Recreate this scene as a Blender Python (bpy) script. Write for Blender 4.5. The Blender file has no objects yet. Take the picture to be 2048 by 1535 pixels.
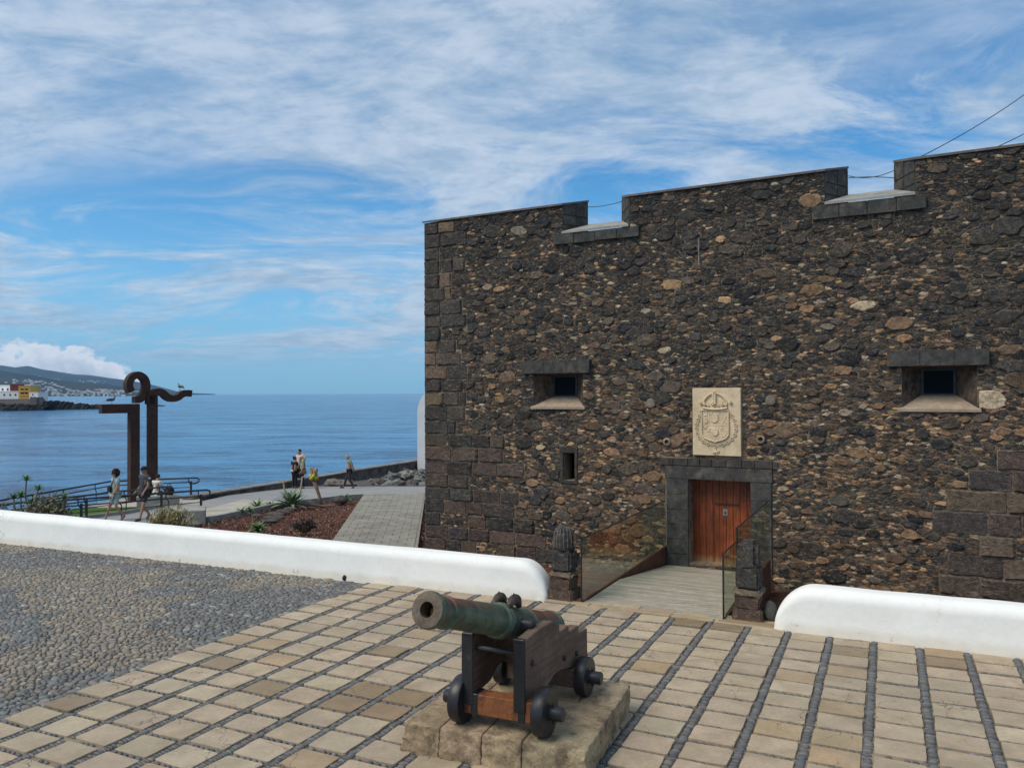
import bpy, bmesh, math, random
import numpy as np
from mathutils import Vector, Matrix

sc = bpy.context.scene
col = sc.collection
rnd = random.Random(11)
nr = np.random.RandomState(5)

# ------------------------------------------------------------------ camera
F, PITCH, ROLL, CAMZ = 1600.0, 0.01094, -0.004, 3.3
cd = bpy.data.cameras.new('camera'); cam = bpy.data.objects.new('camera', cd); col.objects.link(cam)
cd.sensor_width = 36; cd.lens = F/2048*36; cd.clip_start = .1; cd.clip_end = 90000
fw = Vector((0, math.cos(PITCH), math.sin(PITCH))); up0 = Vector((0, -math.sin(PITCH), math.cos(PITCH))); x0 = Vector((1, 0, 0))
rt = x0*math.cos(ROLL)+up0*math.sin(ROLL); up = -x0*math.sin(ROLL)+up0*math.cos(ROLL)
mw = Matrix(((rt.x, up.x, -fw.x, 0), (rt.y, up.y, -fw.y, 0), (rt.z, up.z, -fw.z, CAMZ), (0, 0, 0, 1)))
cam.matrix_world = mw
sc.camera = cam

# ------------------------------------------------------------------ light, sky
SUN_EL, SUN_AZ = math.radians(52), math.radians(-118)      # azimuth from +Y (view direction), negative = to the left
SUN_DIR = Vector((math.sin(SUN_AZ)*math.cos(SUN_EL), math.cos(SUN_AZ)*math.cos(SUN_EL), math.sin(SUN_EL)))
sd = bpy.data.lights.new('sun', 'SUN'); sd.energy = 2.3; sd.angle = math.radians(32); sd.color = (1, .91, .77)
so = bpy.data.objects.new('sun', sd); col.objects.link(so); so.location = (0, 0, 60)
so.rotation_euler = SUN_DIR.to_track_quat('Z', 'Y').to_euler()
sc.view_settings.view_transform = 'Standard'; sc.view_settings.look = 'None'
sc.view_settings.gamma = 1; sc.view_settings.exposure = 0.25; sc.view_settings.use_curve_mapping = False

class NT:
    def __init__(s, nt): s.nt = nt; s.n = nt.nodes; s.l = nt.links
    def new(s, t, **k):
        n = s.n.new(t)
        for a, b in k.items(): setattr(n, a, b)
        return n
    def put(s, sock, v):
        if isinstance(v, bpy.types.NodeSocket): s.l.new(v, sock)
        elif v is not None:
            if sock.type == 'RGBA' and len(v) == 3: v = (*v, 1)
            sock.default_value = v
    def math(s, op, a, b=0., c=None, clamp=False):
        n = s.new('ShaderNodeMath', operation=op, use_clamp=clamp); s.put(n.inputs[0], a); s.put(n.inputs[1], b)
        if c is not None: s.put(n.inputs[2], c)
        return n.outputs[0]
    def vmath(s, op, a, b=(0, 0, 0)):
        n = s.new('ShaderNodeVectorMath', operation=op); s.put(n.inputs[0], a)
        if op == 'SCALE': s.put(n.inputs['Scale'], b)
        else: s.put(n.inputs[1], b)
        return n.outputs[0]
    def noise(s, vec, scale, detail=4, rough=.55, dist=0., out=0):
        n = s.new('ShaderNodeTexNoise'); s.put(n.inputs['Vector'], vec); s.put(n.inputs['Scale'], scale)
        n.inputs['Detail'].default_value = detail; n.inputs['Roughness'].default_value = rough; n.inputs['Distortion'].default_value = dist
        return n.outputs[out]
    def sm(s, v, lo, hi, a=0., b=1.):
        n = s.new('ShaderNodeMapRange', interpolation_type='SMOOTHSTEP'); s.put(n.inputs[0], v)
        for i, q in enumerate((lo, hi, a, b)): s.put(n.inputs[1+i], q)
        return n.outputs[0]
    def mix(s, f, a, b, typ='MIX'):
        n = s.new('ShaderNodeMix', data_type='RGBA', blend_type=typ); s.put(n.inputs[0], f); s.put(n.inputs[6], a); s.put(n.inputs[7], b)
        return n.outputs[2]
    def comb(s, x, y, z):
        n = s.new('ShaderNodeCombineXYZ'); s.put(n.inputs[0], x); s.put(n.inputs[1], y); s.put(n.inputs[2], z); return n.outputs[0]

w = bpy.data.worlds.new('World'); sc.world = w; w.use_nodes = True
T = NT(w.node_tree); T.n.clear()
sky = T.new('ShaderNodeTexSky', sky_type='NISHITA'); sky.sun_disc = False
sky.sun_elevation = SUN_EL; sky.sun_rotation = SUN_AZ
sky.altitude = 0; sky.air_density = 1.0; sky.dust_density = .6; sky.ozone_density = 2.2
tc = T.new('ShaderNodeTexCoord'); D = T.vmath('NORMALIZE', tc.outputs['Generated'])
sx = T.new('ShaderNodeSeparateXYZ'); T.put(sx.inputs[0], D); dx, dy, dz = sx.outputs
elz = T.math('MAXIMUM', dz, 0.)
den = T.math('ADD', elz, .16)
# high thin layer seen in perspective: the layer's own plane coordinates
px_ = T.math('DIVIDE', dx, den); py_ = T.math('DIVIDE', dy, den)
P = T.comb(px_, py_, 0.)
rot = T.new('ShaderNodeMapping'); rot.inputs['Rotation'].default_value = (0, 0, math.radians(24)); rot.inputs['Scale'].default_value = (.72, 1.15, 1)
T.put(rot.inputs[0], P); PR = rot.outputs[0]
warp = T.noise(P, .9, 3, .5, 0., 1)
PW = T.vmath('ADD', PR, T.vmath('SCALE', T.vmath('SUBTRACT', warp, (.5, .5, .5)), .42))
big = T.noise(PW, .62, 3, .5)
mid = T.noise(PW, 2.6, 8, .60)
rip = T.noise(PW, 13., 6, .62)
wisp = T.noise(PW, 1.5, 9, .66, .8)
# the deck's edge: a front that runs from low on the left to higher on the right
edge = T.math('ADD', T.math('MULTIPLY', T.math('ADD', dx, .25), .16), .205)
deck = T.sm(T.math('SUBTRACT', T.math('ADD', dz, T.math('ADD', T.math('MULTIPLY', T.math('SUBTRACT', big, .5), .46), T.math('MULTIPLY', T.math('SUBTRACT', wisp, .5), .22))), edge), -.06, .10)
c1 = T.math('MULTIPLY', deck, T.sm(T.math('ADD', T.math('MULTIPLY', mid, .8), T.math('MULTIPLY', rip, .2)), .28, .64, .60, 1.))
c2 = T.math('MULTIPLY', T.sm(T.math('ADD', T.math('MULTIPLY', wisp, .8), T.math('MULTIPLY', big, .3)), .44, .62), T.sm(dz, .012, .07, 0., .88))
cc = T.math('MAXIMUM', T.math('MULTIPLY', c1, .86), c2)
blue = T.mix(1., sky.outputs[0], (.50, 1.22, 1.62), 'MULTIPLY')
hz = T.sm(dz, .0, .30, 1., .0)
blue = T.mix(T.math('MULTIPLY', hz, .62), blue, (3.8, 7.0, 10.4))
cloudc = T.mix(T.sm(T.math('ADD', T.math('MULTIPLY', mid, .6), T.math('MULTIPLY', rip, .4)), .34, .62), (3.7, 5.3, 7.2), (7.0, 8.0, 9.3))
skyc = T.mix(cc, blue, cloudc)
# a bank of heaped clouds low over the coast on the left
az = T.math('ARCTAN2', dx, dy)
top = T.math('MULTIPLY', T.sm(az, -.42, -.50, .0, 1.), .038)
top = T.math('ADD', top, T.sm(az, -.40, -.44, -.02, .013))
puff = T.noise(T.comb(T.math('MULTIPLY', az, 1.), T.math('MULTIPLY', dz, 1.25), 3.3), 22., 5, .55, .3)
puff2 = T.noise(T.comb(T.math('MULTIPLY', az, 1.), T.math('MULTIPLY', dz, 1.3), 7.3), 70., 6, .62)
hgt = T.math('ADD', top, T.math('MULTIPLY', T.math('SUBTRACT', puff, .5), .045))
hgt = T.math('ADD', hgt, T.math('MULTIPLY', T.math('SUBTRACT', puff2, .5), .036))
cm = T.math('MULTIPLY', T.sm(T.math('SUBTRACT', hgt, dz), -.004, .004), T.sm(dz, .0, .02))
cm = T.math('MULTIPLY', cm, T.sm(az, -1.5, -.7, 0., 1.))
ccol = T.mix(T.sm(T.math('SUBTRACT', hgt, dz), .0, .034), (11., 11.3, 11.8), (4.6, 5.9, 7.8))
ccol = T.mix(T.sm(puff2, .35, .65, 0., .35), ccol, (8.4, 8.9, 9.8))
skyc = T.mix(cm, skyc, ccol)
bg = T.new('ShaderNodeBackground'); T.put(bg.inputs[0], skyc); bg.inputs[1].default_value = .075
T.l.new(bg.outputs[0], T.new('ShaderNodeOutputWorld').inputs[0])

# ------------------------------------------------------------------ placing helpers
CAM = Vector((0, 0, CAMZ))
def ray(px, py):
    return (fw + rt*((px-1024)/F) + up*(-(py-767.5)/F))
def at(px, py, z=0.):
    d = ray(px, py); return CAM + d*((z-CAMZ)/d.z)
def atY(px, py, Y):
    d = ray(px, py); return CAM + d*(Y/d.y)
# low ground beyond the parapet: a gentle slope down to the sea
def LZ(y): return -.79-.038*(y-25.5)
def atL(px, py, dz=0.):
    d = ray(px, py); # CAMZ + t dz = -.79 -.038*(t dy -25.5)+off
    t = (-.79+.038*25.5+dz-CAMZ)/(d.z+.038*d.y); return CAM+d*t
# facade frame
U = Vector((2883, -1600, 0)).normalized(); NRM = Vector((-U.y, U.x, 0))     # NRM points into the fort
dref = at(1335, 1092, 0.)
def wallhit(px, py, off=0.):
    d = ray(px, py); t = (dref-CAM+NRM*off).dot(NRM)/d.dot(NRM); return CAM+d*t
CORNER = wallhit(850, 900); CORNER.z = 0
def W(px, py, off=0.):
    p = wallhit(px, py, off)-CORNER; return (p.dot(U), p.z)
TG_YAW = -.4395; E1 = Vector((math.cos(TG_YAW), math.sin(TG_YAW), 0)); E2 = Vector((-E1.y, E1.x, 0)); TO = Vector((4.62, 10.29, 0)); TU, TV = .536, .407
def G(u, r, z=0.): return TO+E1*(u*TU)-E2*(r*TV)+Vector((0, 0, z))
def Ginv(p): d = p-TO; return d.dot(E1)/TU, -d.dot(E2)/TV

# ------------------------------------------------------------------ object helpers
def tag(o, label=None, cat=None, group=None, kind=None):
    if label: o['label'] = label
    if cat: o['category'] = cat
    if group: o['group'] = group
    if kind: o['kind'] = kind
    return o
def empty(name, loc=(0, 0, 0), rz=0., **k):
    o = bpy.data.objects.new(name, None); col.objects.link(o); o.location = loc; o.rotation_euler = (0, 0, rz); o.empty_display_size = .2
    return tag(o, **k)
class MB:
    def __init__(s): s.v = []; s.f = []; s.c = []; s.mi = []
    def add(s, vs, fs, c=(1, 1, 1), m=0):
        b = len(s.v); s.v += [tuple(v) for v in vs]; s.f += [tuple(b+i for i in f) for f in fs]; s.c += [c]*len(vs); s.mi += [m]*len(fs); return s
    def box(s, x0, x1, y0, y1, z0, z1, c=(1, 1, 1), M4=None, m=0, bev=0.):
        vs = [(x, y, z) for z in (z0, z1) for y in (y0, y1) for x in (x0, x1)]
        fs = [(0, 2, 3, 1), (4, 5, 7, 6), (0, 1, 5, 4), (2, 6, 7, 3), (0, 4, 6, 2), (1, 3, 7, 5)]
        if bev > 0:
            bm = bmesh.new(); V = [bm.verts.new(v) for v in vs]
            for f in fs: bm.faces.new([V[i] for i in f])
            bmesh.ops.bevel(bm, geom=bm.edges[:], offset=bev, segments=1, affect='EDGES')
            bm.verts.index_update(); vs = [v.co.copy() for v in bm.verts]; fs = [[v.index for v in f.verts] for f in bm.faces]; bm.free()
        if M4 is not None: vs = [M4 @ Vector(v) for v in vs]
        return s.add(vs, fs, c, m)
    def tube(s, pts, r, n=8, c=(1, 1, 1), caps=True, m=0, flat=1.):
        pts = [Vector(p) for p in pts]; rs = r if isinstance(r, (list, tuple)) else [r]*len(pts)
        vs = []; fs = []
        prev = None
        for i, p in enumerate(pts):
            d = (pts[min(i+1, len(pts)-1)]-pts[max(i-1, 0)]).normalized()
            if prev is None:
                a = d.cross(Vector((0, 0, 1)));
                if a.length < 1e-3: a = d.cross(Vector((1, 0, 0)))
                a.normalize()
            else:
                a = (prev-d*prev.dot(d)).normalized()
            prev = a; b = d.cross(a)
            for k in range(n):
                t = 2*math.pi*k/n; vs.append(p+(a*math.cos(t)+b*math.sin(t)*flat)*rs[i])
        for i in range(len(pts)-1):
            for k in range(n): k2 = (k+1) % n; fs.append((i*n+k, i*n+k2, (i+1)*n+k2, (i+1)*n+k))
        if caps: fs.append(tuple(range(n))[::-1]); fs.append(tuple((len(pts)-1)*n+k for k in range(n)))
        return s.add(vs, fs, c, m)
    def lathe(s, prof, n=24, M4=None, c=(1, 1, 1), m=0):      # prof: (r, z)
        vs = []; fs = []
        for r, z in prof:
            for k in range(n):
                t = 2*math.pi*k/n; vs.append(Vector((r*math.cos(t), r*math.sin(t), z)))
        for i in range(len(prof)-1):
            for k in range(n): k2 = (k+1) % n; fs.append((i*n+k, i*n+k2, (i+1)*n+k2, (i+1)*n+k))
        fs.append(tuple(range(n))[::-1]); fs.append(tuple((len(prof)-1)*n+k for k in range(n)))
        if M4 is not None: vs = [M4 @ v for v in vs]
        return s.add(vs, fs, c, m)
    def prism(s, poly, ext, c=(1, 1, 1), m=0):            # poly: 3D points, ext: extrusion vector
        n = len(poly); ext = Vector(ext); P_ = [Vector(p) for p in poly]
        fs = [tuple(range(n))[::-1], tuple(range(n, 2*n))]+[(i, (i+1) % n, n+(i+1) % n, n+i) for i in range(n)]
        return s.add(P_+[p+ext for p in P_], fs, c, m)
    def blob(s, cen, rad, n=10, k=6, jit=0., c=(1, 1, 1), M4=None, m=0, seed=None):
        R = random.Random(seed if seed is not None else rnd.random()); vs = []; fs = []
        for i in range(k+1):
            ph = math.pi*i/k
            for j in range(n):
                t = 2*math.pi*j/n; q = 1+R.uniform(-jit, jit)
                vs.append(Vector((cen[0]+rad[0]*q*math.sin(ph)*math.cos(t), cen[1]+rad[1]*q*math.sin(ph)*math.sin(t), cen[2]+rad[2]*q*math.cos(ph))))
        for i in range(k):
            for j in range(n): j2 = (j+1) % n; fs.append((i*n+j, (i+1)*n+j, (i+1)*n+j2, i*n+j2))
        if M4 is not None: vs = [M4 @ v for v in vs]
        return s.add(vs, fs, c, m)
    def build(s, name, mat, parent=None, smooth=False, loc=None, merge=False):
        me = bpy.data.meshes.new(name); me.from_pydata(s.v, [], s.f)
        if merge or True:
            pass
        a = me.attributes.new('Col', 'FLOAT_COLOR', 'POINT')
        arr = np.ones((len(s.v), 4), np.float32); arr[:, :3] = np.array(s.c, np.float32).reshape(-1, 3); a.data.foreach_set('color', arr.ravel())
        for mm in (mat if isinstance(mat, (list, tuple)) else [mat]): me.materials.append(mm)
        me.polygons.foreach_set('material_index', np.array(s.mi, np.int32))
        if smooth: me.polygons.foreach_set('use_smooth', np.ones(len(me.polygons), bool))
        me.update(); me.validate()
        o = bpy.data.objects.new(name, me); col.objects.link(o)
        if parent: o.parent = parent
        if loc is not None: o.location = loc
        return o
def smooth_by_angle(o, deg=40):
    me = o.data; bm = bmesh.new(); bm.from_mesh(me); bmesh.ops.remove_doubles(bm, verts=bm.verts[:], dist=1e-5)
    for e in bm.edges:
        if len(e.link_faces) == 2: e.smooth = e.calc_face_angle(0) < math.radians(deg)
    for f in bm.faces: f.smooth = True
    bm.to_mesh(me); bm.free(); return o
def smt(f, o, deg=40): smooth_by_angle(o, deg); return o

# ------------------------------------------------------------------ materials
def mat(name, c, rough=.85, var=.25, vs=6., bump=.3, bs=30., bd=.01, metal=0., c2=None, c2s=3., c2r=(.45, .6), spec=.4, attr=False, extra=None, coat=0., det=5):
    m = bpy.data.materials.new(name); m.use_nodes = True; t = NT(m.node_tree); b = m.node_tree.nodes['Principled BSDF']
    tcn = t.new('ShaderNodeTexCoord').outputs['Object']
    base = c
    if attr:
        a = t.new('ShaderNodeAttribute', attribute_name='Col').outputs['Color']
        base = t.mix(1., a, (*c, 1), 'MULTIPLY')
    if c2 is not None:
        base = t.mix(t.sm(t.noise(tcn, c2s, 6, .65), c2r[0], c2r[1]), base, c2)
    if var > 0:
        nz = t.noise(tcn, vs, det, .6); g = t.sm(nz, .25, .75, 1-var, 1+var)
        base = t.mix(1., base, t.comb(g, g, g), 'MULTIPLY')
        fine = t.noise(tcn, vs*7, 3, .6); g2 = t.sm(fine, .25, .75, 1-var*.6, 1+var*.6)
        base = t.mix(1., base, t.comb(g2, g2, g2), 'MULTIPLY')
    if extra: base = extra(t, tcn, base)
    t.put(b.inputs['Base Color'], base); b.inputs['Roughness'].default_value = rough; b.inputs['Metallic'].default_value = metal
    b.inputs['Specular IOR Level'].default_value = spec
    if coat: b.inputs['Coat Weight'].default_value = coat; b.inputs['Coat Roughness'].default_value = .25
    if bump > 0:
        bn = t.new('ShaderNodeBump'); bn.inputs['Strength'].default_value = bump; bn.inputs['Distance'].default_value = bd
        t.put(bn.inputs['Height'], t.noise(tcn, bs, 6, .65)); t.l.new(bn.outputs[0], b.inputs['Normal'])
    return m

def lichen(t, tcn, base):        # pale lichen freckles and dusty stains on the lava stone
    n1 = t.noise(tcn, 2.2, 5, .6); n2 = t.noise(tcn, 30., 4, .7)
    f = t.math('MULTIPLY', t.sm(n1, .42, .62), t.sm(n2, .5, .68))
    base = t.mix(t.math('MULTIPLY', f, .42), base, (.34, .27, .20))
    mp = t.new('ShaderNodeMapping'); mp.inputs['Scale'].default_value = (1, 1, 2.2); t.put(mp.inputs[0], tcn)
    n3 = t.noise(mp.outputs[0], 8., 8, .74); z1 = t.noise(tcn, .6, 3, .6)
    base = t.mix(t.math('MULTIPLY', t.sm(n3, .535, .62), t.sm(z1, .35, .65, .25, .75)), base, (.25, .18, .12))
    n4 = t.noise(mp.outputs[0], 15., 6, .72); return t.mix(t.sm(n4, .54, .64, 0., .6), base, (.020, .019, .020))
M_stone = mat('lava_stone', (1, 1, 1), .93, .38, 14., .85, 38., .02, attr=True, spec=.2, extra=lichen)
def mort(t, tcn, base):
    f = t.sm(t.noise(tcn, .55, 4, .6), .42, .62)
    base = t.mix(f, base, (.30, .225, .155)); return t.mix(t.sm(t.noise(tcn, 6., 5, .7), .5, .62, 0., .7), base, (.10, .08, .062))
M_mortar = mat('lime_mortar', (.19, .148, .11), .95, .4, 9., .9, 24., .03, spec=.1, extra=mort)
M_basalt = mat('cut_basalt', (.062, .060, .055), .88, .4, 7., .5, 40., .008, c2=(.13, .11, .09), c2s=2.8, c2r=(.48, .72), spec=.2)
M_ashlar = mat('dark_ashlar', (.062, .054, .048), .9, .35, 6., .6, 30., .01, c2=(.14, .11, .085), c2s=2.6, c2r=(.52, .75), spec=.2)
M_disc = mat('worn_disc', (.19, .165, .13), .92, .35, 12., .6, 30., .01)
M_reveal = mat('rough_reveal', (.125, .092, .068), .93, .45, 7., .9, 16., .03, c2=(.07, .058, .05), c2s=5., c2r=(.45, .6), spec=.15)
M_cement = mat('grey_cement', (.30, .29, .26), .9, .2, 5., .3, 60., .005, c2=(.16, .15, .13), c2s=2., c2r=(.5, .8))
M_sill = mat('sandy_sill', (.34, .26, .19), .9, .2, 6., .4, 40., .006)
M_coping = mat('weathered_coping', (.14, .115, .10), .9, .3, 4., .4, 30., .008)
M_relief = mat('carved_limestone', (.66, .52, .34), .85, .14, 6., .35, 60., .004, c2=(.50, .37, .22), c2s=3.5, c2r=(.5, .8))
M_dark = mat('dark_interior', (.012, .012, .013), .8, .1, 4., 0)
M_iron = mat('dark_iron', (.02, .02, .021), .55, .2, 9., .2, 60., .003, spec=.5)
def wood_extra(t, tcn, base):
    mp = t.new('ShaderNodeMapping'); mp.inputs['Scale'].default_value = (26, 26, 1.6); t.put(mp.inputs[0], tcn)
    n = t.noise(mp.outputs[0], 1.4, 6, .65, .6); base = t.mix(t.sm(n, .36, .68, 0., .75), base, (.035, .012, .006))
    n2 = t.noise(tcn, 1.6, 4, .6); base = t.mix(t.sm(n2, .45, .75, 0., .6), base, (.075, .025, .01))
    s = t.new('ShaderNodeSeparateXYZ'); t.put(s.inputs[0], tcn)
    g = t.math('ADD', s.outputs[2], t.math('MULTIPLY', t.noise(mp.outputs[0], 2.5, 4, .6), .28))
    return t.mix(t.sm(g, .02, -.16, 0., .75), base, (.36, .22, .10))       # the weather-bleached foot of the boards
M_door = mat('oiled_door_wood', (.30, .064, .014), .55, .25, 3., .35, 40., .004, spec=.4, attr=True, extra=wood_extra)
def deck_extra(t, tcn, base):
    mp = t.new('ShaderNodeMapping'); mp.inputs['Scale'].default_value = (1.2, 30, 30); t.put(mp.inputs[0], tcn)
    return t.mix(t.sm(t.noise(mp.outputs[0], 1.4, 5, .6), .35, .7, 0., .6), base, (.20, .17, .135))
M_deck = mat('grey_deck_boards', (.41, .36, .285), .85, .15, 4., .3, 40., .003, attr=True, extra=deck_extra)
M_corten = mat('rusted_steel', (.052, .027, .021), .85, .35, 3., .3, 50., .003, c2=(.05, .022, .018), c2s=1.2, c2r=(.4, .7))
M_beam = mat('brown_painted_steel', (.10, .042, .028), .7, .25, 3., .2, 50., .003)
def par_extra(t, tcn, base):
    s = t.new('ShaderNodeSeparateXYZ'); t.put(s.inputs[0], tcn)
    g = t.math('SUBTRACT', s.outputs[2], t.math('MULTIPLY', t.noise(tcn, 4., 4, .6), .16))
    base = t.mix(t.sm(g, .10, -.07, 0., .55), base, (.55, .47, .34))
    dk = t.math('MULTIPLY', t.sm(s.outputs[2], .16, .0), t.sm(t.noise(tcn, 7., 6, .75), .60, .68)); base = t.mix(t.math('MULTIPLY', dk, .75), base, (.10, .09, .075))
    f = t.math('MULTIPLY', t.sm(t.noise(tcn, 1.1, 6, .7), .57, .68), t.sm(t.noise(tcn, 11., 4, .7), .52, .64))
    mp2 = t.new('ShaderNodeMapping'); mp2.inputs['Scale'].default_value = (9, 9, .8); t.put(mp2.inputs[0], tcn)
    base = t.mix(t.sm(t.noise(mp2.outputs[0], 1., 4, .6), .6, .78, 0., .16), base, (.45, .43, .38))
    return t.mix(t.math('MULTIPLY', f, .5), base, (.36, .35, .33))
M_white = mat('limewash', (.84, .83, .79), .9, .035, 2., .3, 7., .02, extra=par_extra, spec=.15)
M_whitepaint = mat('white_render', (.80, .80, .78), .85, .05, 2., .2, 30., .01)
def tile_extra(t, tcn, base):
    n = t.noise(tcn, 1.7, 6, .7); base = t.mix(t.sm(n, .46, .70, 0., .6), base, (.28, .21, .14)); base = t.mix(t.sm(t.noise(tcn, .35, 4, .6), .45, .62, 0., .35), base, (.30, .25, .19))
    n2 = t.noise(tcn, 36., 4, .7); base = t.mix(t.sm(n2, .62, .74, 0., .5), base, (.20, .145, .10))
    v = t.new('ShaderNodeTexVoronoi', feature='DISTANCE_TO_EDGE'); v.inputs['Scale'].default_value = 1.9
    t.put(v.inputs['Vector'], t.vmath('ADD', tcn, t.vmath('SCALE', t.noise(tcn, 5., 4, .6, 0., 1), .35)))
    cr = t.math('MULTIPLY', t.sm(v.outputs[0], .012, .003), t.sm(t.noise(tcn, .9, 2), .53, .58))
    return t.mix(t.math('MULTIPLY', cr, .75), base, (.09, .065, .045))
M_tile = mat('sandstone_paver', (.405, .322, .225), .88, .14, 3.5, .5, 42., .006, attr=True, spec=.25, extra=tile_extra)
M_pebble = mat('beach_pebble', (1, 1, 1), .62, .18, 16., .15, 60., .003, attr=True, spec=.4)
def grout(t, tcn, base):
    f = t.sm(t.noise(tcn, .45, 4, .6), .48, .62); return t.mix(f, base, (.29, .235, .17))
M_grout = mat('pavement_mortar', (.125, .115, .10), .95, .3, 14., .8, 60., .01, extra=grout, spec=.15)
M_block = mat('sandstone_block', (.33, .255, .175), .92, .3, 5., .8, 28., .02, attr=True, c2=(.17, .125, .085), c2s=5.5, c2r=(.46, .68), spec=.2)
M_bronze = mat('green_bronze', (.085, .118, .080), .48, .4, 7., .3, 45., .002, metal=.25, attr=True, spec=.5)
def carr_extra(t, tcn, base):
    mp = t.new('ShaderNodeMapping'); mp.inputs['Scale'].default_value = (16, 1.0, 26); t.put(mp.inputs[0], tcn)
    base = t.mix(t.sm(t.noise(mp.outputs[0], 1.2, 3, .5, .2), .38, .66, 0., .45), base, (.062, .038, .028))
    return t.mix(t.sm(t.noise(tcn, 14., 5, .7), .60, .74, 0., .5), base, (.24, .17, .12))
M_carr = mat('carriage_wood', (.150, .098, .070), .85, .25, 3., .45, 34., .004, extra=carr_extra)
M_black = mat('black_paint', (.017, .017, .02), .42, .3, 6., .15, 40., .002, c2=(.05, .045, .04), c2s=5., c2r=(.62, .75), spec=.5)
M_orange = mat('worn_orange_wood', (.24, .085, .03), .75, .35, 4., .4, 50., .003, c2=(.09, .035, .018), c2s=5., c2r=(.5, .65))
M_plug = mat('wooden_plug', (.55, .25, .06), .7, .2, 9., .3, 30., .004)
M_soil = mat('red_volcanic_gravel', (.118, .052, .036), .95, .45, 9., 1., 26., .05, c2=(.19, .11, .075), c2s=34., c2r=(.56, .62), spec=.1)
M_conc = mat('pale_concrete', (.40, .36, .29), .9, .12, 1.4, .25, 40., .004)
M_conc2 = mat('grey_pavement', (.27, .265, .255), .9, .1, 1.4, .25, 40., .004)
def path_extra(t, tcn, base):
    b = t.new('ShaderNodeTexBrick'); b.inputs['Scale'].default_value = 1.; b.inputs['Color1'].default_value = (1, 1, 1, 1); b.inputs['Color2'].default_value = (.9, .9, .88, 1)
    b.inputs['Mortar'].default_value = (.68, .67, .63, 1); b.inputs['Mortar Size'].default_value = .012; b.inputs['Brick Width'].default_value = .4; b.inputs['Row Height'].default_value = .2
    t.put(b.inputs['Vector'], tcn); return t.mix(1., base, b.outputs[0], 'MULTIPLY')
M_path = mat('paving_blocks', (.265, .245, .20), .9, .1, 1.4, .2, 50., .004, extra=path_extra)
M_slab = mat('concrete_slab', (.262, .240, .195), .92, .18, 2.2, .35, 50., .005, attr=True, c2=(.19, .17, .14), c2s=.8, c2r=(.5, .7))
M_seawall = mat('sea_wall_concrete', (.11, .098, .09), .92, .4, 1.6, .6, 12., .02, c2=(.05, .045, .045), c2s=1.4, c2r=(.4, .65))
M_seatop = mat('sea_wall_top', (.22, .19, .165), .92, .3, 2.4, .4, 12., .02)
M_lawn = mat('lawn_green', (.07, .13, .025), .95, .3, 8., .8, 40., .03, spec=.1)
M_moss = mat('moat_floor', (.06, .075, .05), .95, .4, 2., .8, 12., .03)
M_rock = mat('black_lava_rock', (.03, .028, .028), .92, .5, 3., .8, 7., .1, spec=.2)
M_rubble = mat('shore_rubble', (1, 1, 1), .95, .3, 6., .6, 20., .03, attr=True, spec=.2)
M_leaf = mat('agave_leaf', (1, 1, 1), .55, .2, 6., .1, 30., .003, attr=True, spec=.35)
M_twig = mat('dry_twigs', (1, 1, 1), .9, .2, 6., 0, attr=True, spec=.15)
M_fig = mat('figure', (1, 1, 1), .8, .12, 9., .25, 30., .004, attr=True, spec=.3)
M_far = mat('far_render', (1, 1, 1), .9, .08, .2, 0, attr=True, spec=.1)
M_pigeon = mat('pigeon_feather', (1, 1, 1), .8, .2, 30., 0, attr=True)
def hill_extra(t, tcn, base):
    n = t.noise(tcn, .0011, 8, .65); base = t.mix(t.sm(n, .45, .65), base, (.055, .050, .036))
    n2 = t.noise(tcn, .008, 5, .7); return t.mix(t.sm(n2, .55, .68, 0., .7), base, (.022, .032, .022))
M_hill = mat('hill_terrain', (.030, .034, .030), .95, .4, .004, .8, .004, 60., spec=.05, extra=hill_extra)

def glassmat(name, c, rough=.02, alpha=1.):
    m = bpy.data.materials.new(name); m.use_nodes = True; t = NT(m.node_tree); t.n.clear()
    tr = t.new('ShaderNodeBsdfTransparent'); tr.inputs[0].default_value = (*c, 1)
    gl = t.new('ShaderNodeBsdfGlossy'); gl.inputs[0].default_value = (1, 1, 1, 1); gl.inputs['Roughness'].default_value = rough
    fr = t.new('ShaderNodeFresnel'); fr.inputs[0].default_value = 1.42
    f = t.math('ADD', t.math('MULTIPLY', fr.outputs[0], .28), .01, clamp=True)
    mx = t.new('ShaderNodeMixShader'); t.l.new(f, mx.inputs[0]); t.l.new(tr.outputs[0], mx.inputs[1]); t.l.new(gl.outputs[0], mx.inputs[2])
    t.l.new(mx.outputs[0], t.new('ShaderNodeOutputMaterial').inputs[0]); return m
M_glass = glassmat('balustrade_glass', (.82, .88, .82))
M_pane = bpy.data.materials.new('window_pane'); M_pane.use_nodes = True
_b = M_pane.node_tree.nodes['Principled BSDF']; _b.inputs['Base Color'].default_value = (.006, .009, .013, 1); _b.inputs['Roughness'].default_value = .15; _b.inputs['Specular IOR Level'].default_value = .04

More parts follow.
